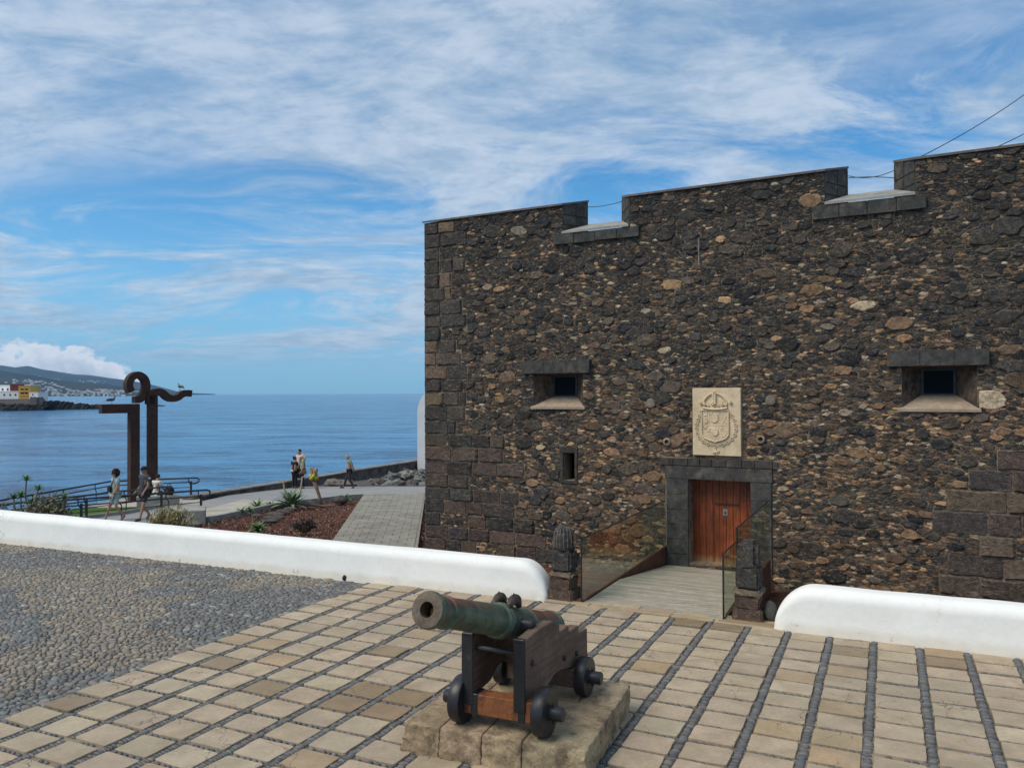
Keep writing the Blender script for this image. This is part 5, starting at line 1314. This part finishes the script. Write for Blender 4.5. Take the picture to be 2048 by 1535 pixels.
stepA = dict(kR=(-.09, -.16, .51), aR=(-.09, -.30, .10), tR=(-.09, -.45, .06), kL=(.09, -.02, .50), aL=(.09, .26, .17), tL=(.09, .17, .05), hR=(-.085, -.01, .92), hL=(.085, .01, .92), eR=(-.24, .08, 1.15), wR=(-.23, .05, .92), eL=(.24, -.05, 1.15), wL=(.22, -.20, .94))
wl = atL(231, 1041); ml = atL(289, 1040.5)
r0, J = person('woman in pale teal top with dark curly hair, sunglasses and a black cross-body bag, walking', wl, math.radians(-42), 1.63, stepA, build=1.18, shirt=(.30, .42, .40), legs=(.33, .42, .42), shorts=True, hair=(.03, .016, .014), hairkind='bob', shoes=(.25, .19, .15), glasses=True, dress=True)
m1 = MB(); m1.tube([J['sL']+Vector((-.06, -.10, .06)), J['ch']+Vector((0, -.155, -.10)), J['pel']+Vector((-.15, -.12, .16))], .014, 6, (.012, .012, .014)); m1.tube([J['sL']+Vector((-.06, -.08, .06)), J['sL']+Vector((-.05, .09, .03)), J['ch']+Vector((-.06, .15, -.12)), J['pel']+Vector((-.15, .12, .16))], .014, 6, (.012, .012, .014))
m1.box(-.20, .06, -.21, -.14, 1.02, 1.22, (.012, .012, .014), bev=.02); m1.build('cross_body_bag', M_fig, r0)
r0, J = person('man in dark grey T-shirt, dark shorts, black cap and sunglasses walking by the sculpture', ml, math.radians(-28), 1.76, {**stepA, 'wR': (-.25, -.12, .95), 'kL': (.09, -.12, .51), 'aL': (.09, -.24, .10), 'tL': (.09, -.38, .06), 'kR': (-.09, .0, .50), 'aR': (-.09, .26, .15), 'tR': (-.09, .17, .05)}, skin=(.33, .19, .13), shirt=(.055, .062, .078), legs=(.040, .043, .05), shorts=True, hair=(.03, .02, .018), cap=(.02, .02, .022), glasses=True, build=1.25)
m1 = MB(); m1.blob(J['sL']+Vector((.045, 0, -.06)), (.032, .055, .05), 10, 6, 0, (.55, .55, .56)); m1.build('sleeve_patch', M_fig, r0, smooth=True)
# seated person and bag
sl = atL(311, 1012)
person('dark-haired person in white top sitting low behind the walking man, back turned', sl+Vector((0, 0, -.40)), math.radians(160), 1.65, dict(kR=(-.12, -.40, .95), aR=(-.12, -.52, .52), tR=(-.12, -.66, .47), kL=(.12, -.40, .95), aL=(.12, -.52, .52), tL=(.12, -.66, .47), hR=(-.09, -.03, .93), hL=(.09, -.03, .93), ch=(0, -.08, 1.33), nk=(0, -.10, 1.47), hd=(0, -.14, 1.60), sR=(-.17, -.07, 1.41), sL=(.17, -.07, 1.41), eR=(-.22, -.16, 1.15), wR=(-.14, -.34, 1.05), eL=(.22, -.16, 1.15), wL=(.14, -.34, 1.05), pel=(0, 0, .93), sp=(0, -.02, 1.12)), shirt=(.62, .60, .56), legs=(.50, .47, .42), hair=(.02, .015, .012), hairkind='short')
m1 = MB(); m1.box(-.75, .75, -.22, .22, -.3, .42, bev=.02); o = m1.build('stone_bench', M_cement, loc=sl+Vector((.1, .02, 0))); o.rotation_euler = (0, 0, .4); tag(o, label='low stone bench under the seated person by the sculpture', cat='bench')
m1 = MB(); m1.blob((0, 0, .16), (.20, .14, .19), 12, 8, .05, (.015, .015, .018)); m1.tube([(-.08, 0, .30), (-.05, 0, .42), (.05, 0, .42), (.08, 0, .30)], .012, 6, (.015, .015, .018)); o = m1.build('black_bag', M_fig, smooth=True, loc=sl+Vector((.48, .1, .42))); tag(o, label='black bag standing beside the seated person in white', cat='bag')
# group by the sea wall
g0 = 'people standing together by the sea wall'
hold = dict(eR=(-.23, -.08, 1.16), wR=(-.12, -.26, 1.14), eL=(.23, -.08, 1.16), wL=(.12, -.26, 1.14))
person('tall bearded dark-haired man in light top, standing behind two women by the sea wall', atL(597, 973.5)+Vector((0, .2, 0)), math.radians(-35), 1.86, {}, shirt=(.62, .50, .44), legs=(.02, .02, .025), hair=(.015, .012, .012), group=g0, sleeves=False)
r0, J = person('small woman in black T-shirt with hair in a bun, leftmost by the sea wall', atL(589, 977), math.radians(150), 1.55, hold, shirt=(.015, .014, .02), legs=(.014, .014, .018), hair=(.02, .014, .012), hairkind='bun', group=g0)
m1 = MB(); m1.blob((.05, .13, .98), (.13, .05, .06), 10, 6, .05, (.50, .40, .34)); m1.build('waist_bag', M_fig, r0, smooth=True)
r0, J = person('blonde woman in bright green top and black trousers, right of the group of three', atL(606, 977.5), math.radians(-75), 1.66, dict(eL=(.23, .02, 1.13), wL=(.22, -.10, .92)), shirt=(.08, .42, .29), legs=(.014, .014, .018), hair=(.55, .43, .28), hairkind='long', sleeves=False, group=g0, build=1.1)
m1 = MB(); m1.box(.12, .30, -.10, .18, .78, .98, (.16, .085, .06), bev=.03); m1.tube([(.2, -.08, .97), (.2, 0, 1.2), (.16, .05, 1.45), (.2, .12, .97)], .010, 5, (.08, .05, .04)); m1.build('shoulder_bag', M_fig, r0)
person('balding man in sage green T-shirt walking left past the sea wall, arms behind his back', atL(699, 977), math.radians(-80), 1.66, {**stepA, 'aL': (.09, .22, .13), 'tL': (.09, .13, .04), 'nk': (0, -.05, 1.49), 'hd': (0, -.10, 1.61), 'eR': (-.22, .16, 1.18), 'wR': (-.06, .20, 1.0), 'eL': (.22, .16, 1.18), 'wL': (.06, .20, 1.0)}, skin=(.40, .22, .16), shirt=(.24, .33, .22), legs=(.035, .035, .04), hair=(.22, .19, .17), hairkind='bald', build=1.1)

# ------------------------------------------------------------------ plants
def blade(m1, az_, el_, L_, w_, c, droop=.3, n=6, base=(0, 0, 0), fold=.25):
    d = Vector((math.cos(az_), math.sin(az_), 0)); s_ = Vector((-d.y, d.x, 0)); vs = []; b0 = Vector(base)
    for i in range(n+1):
        t_ = i/n; e_ = el_-droop*t_*t_; r = L_*t_
        p = b0+d*(r*math.cos(e_))+Vector((0, 0, r*math.sin(e_))); ww = w_*(.55+1.1*t_-1.65*t_*t_*t_) if t_ < .97 else .003
        upn = Vector((-d.x*math.sin(e_), -d.y*math.sin(e_), math.cos(e_)))
        vs += [p-s_*ww+upn*ww*fold, p-upn*w_*.12*(1-t_), p+s_*ww+upn*ww*fold]
    fs = []
    for i in range(n): fs += [(i*3, i*3+1, i*3+4, i*3+3), (i*3+1, i*3+2, i*3+5, i*3+4)]
    m1.add(vs, fs, c)
def rosette(name, px, py, n, L_, w_, cols, el=(.35, 1.35), label='', cat='agave', group=None, scale=1., stem=0.):
    p = atL(px, py); r0 = empty(name, p, label=label, cat=cat, group=group)
    if stem: m1 = MB(); m1.tube([(0, 0, -.05), (.02, 0, stem)], .03, 7, (.18, .13, .09)); m1.build('stem', M_twig, r0)
    for i in range(n):
        a = i*2.399+rnd.uniform(-.2, .2); t_ = i/n; e_ = el[0]+(el[1]-el[0])*t_+rnd.uniform(-.08, .08)
        m1 = MB(); blade(m1, a, e_, L_*(1-.25*t_)*rnd.uniform(.85, 1.1), w_, jc(rnd.choice(cols), .18, .06), rnd.uniform(.15, .5), base=(0, 0, stem)); m1.build('leaf', M_leaf, r0, smooth=True)
    return r0
AG = [(.13, .19, .11), (.17, .23, .14), (.10, .16, .09)]; AE = [(.10, .20, .06), (.14, .25, .08), (.08, .15, .05)]
ag = rosette('agave', 583, 1014, 44, 1.02, .075, AG, (.12, 1.4), 'big spiky agave with blue-green leaves at the garden kerb')
for (x, y, c) in ((.55, .0, .78), (-.45, .1, .6)):
    m1 = MB(); m1.tube([(.1*x, 0, .1), (x*.6, y, .55), (x*.75, y, c+.35), (x*1.0, y, c+.42)], [.05, .035, .028, .012], 6, (.42, .38, .30)); m1.build('dead_leaf', M_twig, ag)
m1 = MB(); m1.tube([(.2, -.1, .08), (.8, -.2, .12), (1.2, -.1, .05), (1.7, -.2, .10)], [.06, .055, .05, .03], 7, (.14, .11, .09)); m1.build('dry_stem', M_twig, ag)
smalls = [(515, 1017, 22, .52, 'bright green succulent rosette left of the big agave, tallest of the small ones'), (541, 1014, 16, .34, 'small green succulent close to the left side of the big agave'), (483, 1028, 14, .36, 'small green succulent farthest left on the garden kerb'), (498, 1025, 12, .30, 'tiny green succulent, second from the left on the garden kerb'), (690, 1003, 22, .45, 'small green agave by the round stone at the head of the garden'), (515, 1064, 30, .42, 'low bright green succulent tuft close behind the white parapet')]
for (x, y, n_, L_, lb) in smalls: rosette('succulent', x, y, n_, L_, .045, AE, (.15, 1.3), lb, 'succulent', 'small succulents in the garden', stem=.04)
m1 = MB(); m1.blob((0, 0, .1), (.28, .24, .17), 12, 7, .08, (.085, .075, .07)); o = m1.build('boulder', M_rubble, smooth=True, loc=atL(682, 1005)); tag(o, label='rounded dark boulder beside the small agave at the head of the garden', cat='boulder')
grv = MB()
for k in range(9000):
    px = rnd.uniform(400, 860); py = 990+90*rnd.random()**.8
    p = atL(px, py, .0)
    if px < 727-(py-989)*.55 or px > 838+(1100-py)*.1:
        if py < 1042-(px-420)*.215: continue
        s_ = rnd.uniform(.018, .05); grv.add([p+Vector((rnd.uniform(-1, 1)*s_, rnd.uniform(-1, 1)*s_, -.01)) for _ in range(3)]+[p+Vector((0, 0, s_*rnd.uniform(.5, 1)))], [(0, 1, 3), (1, 2, 3), (2, 0, 3)], jc(rnd.choice([(.16, .065, .045), (.10, .045, .035), (.22, .12, .085), (.30, .22, .16), (.07, .04, .035)]), .2))
o = grv.build('volcanic_gravel', M_rubble); tag(o, kind='stuff')
# row of flat stones in the soil
for k, (x, y, s_) in enumerate(((536, 1044, .30), (550, 1030, .34), (566, 1024, .30), (548, 1037, .34), (579, 1019, .26), (514, 1033, .2))):
    m1 = MB(); m1.blob((0, 0, .03), (s_, s_*.55, .09), 10, 5, .16, jc((.095, .082, .078), .15), seed=k+3); o = m1.build('flat_stone', M_rubble, loc=atL(x, y)); tag(o, label=['flat dark stone lowest in the garden row, nearest the parapet', 'flat dark stone in the middle of the garden row, left of the agave foot', 'flat dark stone under the agave leaves, long one', 'second flat dark stone from the parapet in the garden row', 'flat dark stone directly at the foot of the big agave', 'small flat stone lying left of the garden row'][k], cat='stone', group='flat stones in the garden')
# dark spiny bush
def bush(name, p, n_, R_, H_, cols, label, cat, leaf=.05, grp=None, twig=(.16, .13, .09), tw=18, thin=.22):
    r0 = empty(name, p, label=label, cat=cat, group=grp); m1 = MB(); tips = []
    for i in range(tw):
        a = rnd.uniform(0, 6.28); r_ = R_*math.sqrt(rnd.random()); q = Vector((r_*math.cos(a), r_*.7*math.sin(a), H_*rnd.uniform(.45, 1.)*(1-.35*(r_/R_)**2))); mid = Vector((q.x*.45+rnd.uniform(-.05, .05), q.y*.45, q.z*.5))
        m1.tube([(q.x*.1, q.y*.1, -.05), mid, q], [.018, .012, .005], 5, jc(twig, .2)); tips += [q, mid.lerp(q, .6), mid.lerp(q, .3)]
    m1.build('stems', M_twig, r0); m1 = MB()
    for i in range(n_):
        b0 = rnd.choice(tips)+Vector((rnd.gauss(0, R_*.10), rnd.gauss(0, R_*.08), rnd.gauss(0, H_*.06))); a = rnd.uniform(0, 6.28); e_ = rnd.uniform(-.2, 1.3); L_ = leaf*rnd.uniform(.6, 1.4)
        d = Vector((math.cos(a)*math.cos(e_), math.sin(a)*math.cos(e_), math.sin(e_))); s_ = d.cross(Vector((.3, .2, 1))).normalized()*L_*thin
        m1.add([b0, b0+d*L_*.5+s_, b0+d*L_, b0+d*L_*.5-s_], [(0, 1, 2, 3)], jc(rnd.choice(cols), .3, .1))
    o = m1.build('leaves', M_leaf, r0); o['kind'] = 'stuff'; return r0
bush('dark_shrub', atL(609, 1062), 1100, .40, .38, [(.04, .035, .04), (.07, .05, .045), (.10, .08, .06)], 'dark withered spiny shrub low in the red garden soil', 'shrub', .07, tw=40)
bush('dry_bush', Vector((*(atY(340, 1045, 22.).xy), LZ(22))), 3600, .62, .86, [(.42, .34, .18), (.33, .30, .14), (.24, .26, .10), (.50, .42, .26)], 'pale dry yellow-green grassy bush behind the parapet, right of the walking couple', 'bush', .15, tw=90, thin=.09)
bush('mixed_shrub', Vector((*(atY(95, 1030, 20.).xy), LZ(20))), 5200, .62, 1.42, [(.17, .14, .09), (.23, .18, .12), (.10, .14, .06), (.30, .24, .16)], 'brownish twiggy shrub behind the parapet at the left railing', 'shrub', .09, tw=110)
r0 = bush('mixed_shrub', Vector((*(atY(35, 1030, 20.5).xy), LZ(20.5))), 2400, .6, 1.15, [(.11, .13, .06), (.14, .15, .09)], 'sparse small grey-green shrub at the far left edge behind the parapet', 'shrub', .09, tw=60)
# open-branched succulent shrub with green tufts
p = Vector((*(atY(60, 1030, 20.2).xy), LZ(20.2))); r0 = empty('tuft_shrub', p, label='open-branched succulent shrub with bright green leaf tufts behind the parapet', cat='shrub')
for k, (x, h_) in enumerate((x_*.75, h2*1.24) for x_, h2 in ((-.12, 1.42), (.28, 1.22), (-.55, 1.05), (.05, .95), (1.15, 1.05), (1.0, .85), (.62, .95), (-.3, 1.1))):
    m1 = MB(); m1.tube([(x*.2, 0, -.1), (x*.5+.06, .05, h_*.45), (x*.8-.05, 0, h_*.75), (x, .0, h_)], [.035, .028, .022, .016], 6, jc((.20, .17, .13), .15)); m1.build('branch', M_twig, r0)
    m1 = MB()
    for i in range(22): blade(m1, i*2.4, .0+1.3*i/22, .19, .028, jc((.13, .24, .07) if k != 2 else (.10, .15, .07), .2), .2, 3, base=(x, 0, h_-.03))
    m1.build('leaf_tuft', M_leaf, r0, smooth=True)
# tall cut trunk with yellow flower cups
p = atL(640, 1012); r0 = empty('yellow_plant', p, label='leaning bare trunk topped with cut stubs and yellow cups in the garden', cat='plant')
m1 = MB(); tp = Vector((-.25, .05, .98)); m1.tube([(.03, 0, -.05), (.0, 0, .3), (-.13, .03, .68), tp], [.075, .06, .065, .085], 8, (.24, .16, .11)); m1.build('trunk', M_twig, r0, smooth=True)
for k in range(9):
    a = k*.7; m1 = MB(); q = tp+Vector((math.cos(a)*.12, math.sin(a)*.10, .08+.08*(k % 2))); m1.blob(q, (.075, .07, .085), 9, 6, .12, jc((.42, .38, .05), .15, .08)); m1.build('yellow_cup', M_leaf, r0, smooth=True)
for k in range(8):
    a = k*.8+.3; m1 = MB(); q = tp+Vector((math.cos(a)*.08, math.sin(a)*.07, .2)); m1.tube([q, q+Vector((math.cos(a)*.06, math.sin(a)*.05, .22+.05*(k % 3)))], [.035, .028], 7, jc((.45, .33, .22), .15)); m1.build('cut_stub', M_twig, r0)

# ================================================================== FAR: point with houses, rocks, hills
DB = 470.
def Bx(px): return (px-1024)/F*DB
def Bz(py): return atY(40, py, DB).z
def house(label, x0, x1, y0, y1, cc_, wins, dep=10., group=None, d=0., wc=(.05, .06, .08), kind='window'):
    Y = DB+d; ax, bx_ = atY(x0, y1, Y), atY(x1, y1, Y); zt = atY((x0+x1)/2, y0, Y).z; zb_ = atY((x0+x1)/2, y1, Y).z
    W_, H_ = bx_.x-ax.x, zt-zb_; r0 = empty('house', (ax.x, Y, zb_), label=label, cat='house', group=group)
    m1 = MB(); m1.box(0, W_, 0, dep, -3, H_, cc_); w0 = m1.build('walls', M_far, r0)
    m1 = MB(); m1.box(-.15, W_+.15, -.15, dep+.15, H_+.003, H_+.35, tuple(min(.85, x*1.05) for x in cc_)); m1.build('roof', M_far, r0)
    for (u_, v_, ww, hh) in wins:
        m1 = MB(); m1.box(u_*W_-ww/2, u_*W_+ww/2, -.12, .02, v_*H_-hh/2, v_*H_+hh/2, wc); m1.build(kind, M_far, r0)
    return r0, W_, H_
WH = (.78, .77, .74)
g_ = 'houses on the rocky point'
house('long white house at the left edge of the rocky point, upper storey', -45, 22, 771, 786, WH, [(x, .5, 1.0, 1.2) for x in (.2, .35, .5, .62, .75, .9)], group=g_, d=6)
house('lower white house row on the rocky point, at the waterfront', -60, 38, 783, 797, (.72, .71, .69), [(x, .55, .9, 1.1) for x in (.3, .45, .58, .7, .82, .93)], group=g_)
house('dark red house between the white and the yellow house', 20, 38, 769.5, 784, (.15, .035, .035), [(.3, .7, 1., 1.1), (.7, .3, 1., 1.1)], group=g_, d=4)
r0, W_, H_ = house('yellow house with four open balconies on the rocky point', 37, 60, 772, 797, (.52, .31, .08), [], group=g_, d=-1.5)
for u_ in (.32, .68):
    for v_ in (.40, .72):
        m1 = MB(); m1.box(u_*W_-.95, u_*W_+.95, -.05, .3, v_*H_-.75, v_*H_+.7, (.05, .03, .015)); b0 = m1.build('balcony_recess', M_far, r0)
        m1 = MB(); m1.box(u_*W_-1.05, u_*W_+1.05, -.35, -.06, v_*H_-1.1, v_*H_-.35, (.66, .40, .09)); m1.build('balcony_front', M_far, r0)
house('tall white house directly behind the yellow house', 31, 61, 770, 790, (.74, .74, .72), [(.9, .6, .8, 1.)], group=g_, d=9)
house('small white house with dark red windows at the right end of the point', 58.5, 76, 785, 803, WH, [(x, .42, 1.2, 1.4) for x in (.25, .62)]+[(.4, .78, .7, .9)], group=g_, d=-3, wc=(.16, .05, .05))
def rock_strip(name, pts, dep, label, kind_, seed, amp=1.6, m_=M_rock, bases=SEA-1.5):
    """pts: (px, top py, Y)"""
    m1 = MB(); R2 = random.Random(seed); n_ = 60; vs = []; rows_ = 7
    xs_ = np.interp(np.linspace(0, 1, n_), np.linspace(0, 1, len(pts)), [p[0] for p in pts]); ys_ = np.interp(np.linspace(0, 1, n_), np.linspace(0, 1, len(pts)), [p[1] for p in pts]); Ys = np.interp(np.linspace(0, 1, n_), np.linspace(0, 1, len(pts)), [p[2] for p in pts])
    for i in range(n_):
        q = atY(xs_[i], ys_[i], Ys[i])
        for j in range(rows_):
            t_ = j/(rows_-1); h_ = math.sin(math.pi*min(1, t_*.9+.0))**.6 if 0 < t_ < 1 else 0
            z = bases+(q.z-bases)*h_+amp*R2.uniform(-.5, .5)*(1 if 0 < j < rows_-1 else 0)*min(1, h_*1.5)
            vs.append((q.x+R2.uniform(-.8, .8), q.y-dep*.45+dep*t_, z))
    fs = [(i*rows_+j, (i+1)*rows_+j, (i+1)*rows_+j+1, i*rows_+j+1) for i in range(n_-1) for j in range(rows_-1)]
    m1.add(vs, fs); o = m1.build(name, m_); return tag(o, label=label, kind=kind_) if kind_ else tag(o, label=label, cat='rocks')
rock_strip('rocky_point', [(-120, 796, DB), (-40, 797, DB), (40, 797.5, DB), (70, 800, DB), (86, 803, DB)], 26, None, 'structure', 1, 1.2)
m1 = MB(); a_, b_2 = atY(-60, 800, DB-6), atY(82, 803, DB-6); m1.box(a_.x, b_2.x, DB-6.5, DB-2, SEA-1, atY(40, 797.5, DB-6).z, (.20, .17, .15)); m1.box(atY(70, 0, DB-4).x, atY(83, 0, DB-4).x, DB-8, DB-1, SEA-1, atY(70, 794, DB).z, (.14, .13, .12)); o = m1.build('harbour_wall', M_far); tag(o, label='old stone harbour wall under the houses on the point', cat='wall')
rock_strip('lava_rocks', [(78, 803, DB-4), (98, 802, DB), (118, 804, DB+5), (140, 806, DB+10), (170, 808.5, DB+15), (206, 811, DB+20)], 16, 'low spit of black lava rocks running out from the houses', None, 2, 2.2)
rock_strip('lava_rocks', [(-60, 809, DB-26), (20, 812, DB-24), (60, 811, DB-18), (100, 808, DB-10)], 14, 'black lava rocks at the waterline in front of the houses', None, 3, 1.8)
rock_strip('sea_rock', [(308, 812.2, 600), (318, 809.5, 600), (327, 811, 600)], 6, 'small black rock breaking the water right of the sculpture columns', None, 4, .5)
p = atY(147, 800, 1100); p.z = SEA; m1 = MB(); m1.prism([(-4, -1, .0), (4, -1, 0), (5, -1, 1.1), (-4.4, -1, 1.1)], (0, 2, 0), (.6, .62, .65)); m1.box(-2, 1, -.7, .7, 1.1, 2.4, (.45, .47, .5)); o = m1.build('boat', M_far, loc=p); tag(o, label='tiny motor boat far out beyond the lava rocks', cat='boat')

def hill(name, ridge, Y0, Y1, shore_py, seed, rough=.18):
    n_, r_ = 150, 26; vs = []; x0_, x1_ = ridge[0][0], ridge[-1][0]
    for i in range(n_):
        px = x0_+(x1_-x0_)*i/(n_-1); ry = np.interp(px, [p[0] for p in ridge], [p[1] for p in ridge])
        for j in range(r_):
            t_ = j/(r_-1); Y = Y0+(Y1-Y0)*t_; zr = CAMZ+(785.8-ry-(px-1024)*ROLL*-1*0+ (1024-px)*.004)/F*Y1
            X_ = (px-1024)/F*Y
            e_ = (t_**1.25); z = SEA+2+(zr-SEA-2)*e_*(1+rough*(mn.noise(Vector((X_/700, Y/900, seed)))+.5*mn.noise(Vector((X_/220, Y/280, seed))))*(1-e_*.75)*1.0)
            vs.append((X_, Y, max(SEA-2 if j == 0 else SEA+1, z)))
        vs.append((( px-1024)/F*(Y1+900), Y1+900, SEA-5))
    rr = r_+1; fs = [(i*rr+j, (i+1)*rr+j, (i+1)*rr+j+1, i*rr+j+1) for i in range(n_-1) for j in range(rr-1)]
    m1 = MB(); m1.add(vs, fs); o = m1.build(name, M_hill, smooth=True); tag(o, kind='structure'); return vs, rr, n_, r_, x1_-x0_
vb = hill('far_mountains', [(-420, 700), (-250, 716), (-100, 727), (0, 731), (30, 735), (55, 733.5), (85, 739), (110, 742), (150, 749), (180, 750.5), (215, 756), (245, 760), (290, 767), (320, 774), (360, 784.5), (385, 786.5), (430, 788.3)], 8200, 11500, 790, 3.)
va = hill('coast_hills', [(-420, 705), (-200, 720), (-60, 733), (0, 740), (40, 747), (80, 752), (112, 759), (155, 764), (200, 767), (245, 773), (300, 780), (330, 785.5), (372, 789.5)], 4300, 6800, 793, 9.)
# far-off white town scattered on the slope
def town(vsr, pxr, tr_, n_, seed, name, label, cl):
    R2 = random.Random(seed); vs, rr, nn_, r_, spx = vsr; m1 = MB()
    cs = [(R2.uniform(*pxr), R2.uniform(*tr_)) for _ in range(cl)]
    for _ in range(n_):
        c = R2.choice(cs); px = c[0]+R2.gauss(0, 16); t_ = c[1]+R2.gauss(0, .03)
        if not (pxr[0]-30 < px < pxr[1]+30 and .0 < t_ < .9): continue
        fi = (px+420)/spx*(nn_-1); i = int(fi); j = int(t_*(r_-1))
        if not 0 <= i < nn_: continue
        v = vs[i*rr+j]; v2 = vs[min(i+1, nn_-1)*rr+j]; f_ = fi-i; x = v[0]+(v2[0]-v[0])*f_; z = max(v[2], v2[2]); s_ = R2.uniform(4, 9)
        m1.box(x-s_*R2.uniform(.7, 2.2), x+s_, v[1]-40, v[1]-26, z-16, z+R2.uniform(4, 9), jc((.60, .58, .54), .2))
    o = m1.build(name, M_far); tag(o, kind='stuff', label=label)
town(va, (105, 250), (.0, .55), 200, 4, 'far_town', 'white coastal town scattered over the hillside', 26)
town(va, (-20, 110), (.4, .75), 60, 5, 'far_village', 'white houses on the upper slope', 9)
town(vb, (0, 240), (.3, .8), 70, 6, 'far_hamlets', 'pale hamlets on the far mountain', 12)

# ------------------------------------------------------------------ sea air: one closed box of even haze
M_haze = bpy.data.materials.new('sea_haze'); M_haze.use_nodes = True; t = NT(M_haze.node_tree); t.n.clear()
pv = t.new('ShaderNodeVolumePrincipled'); pv.inputs['Color'].default_value = (.36, .66, 1., 1); pv.inputs['Density'].default_value = .00004; pv.inputs['Anisotropy'].default_value = .2
t.l.new(pv.outputs[0], t.new('ShaderNodeOutputMaterial').inputs['Volume'])
m1 = MB(); m1.box(-12700, 12700, -12700, 12700, SEA-8, 620); hz_ = m1.build('haze', M_haze); tag(hz_, kind='stuff')
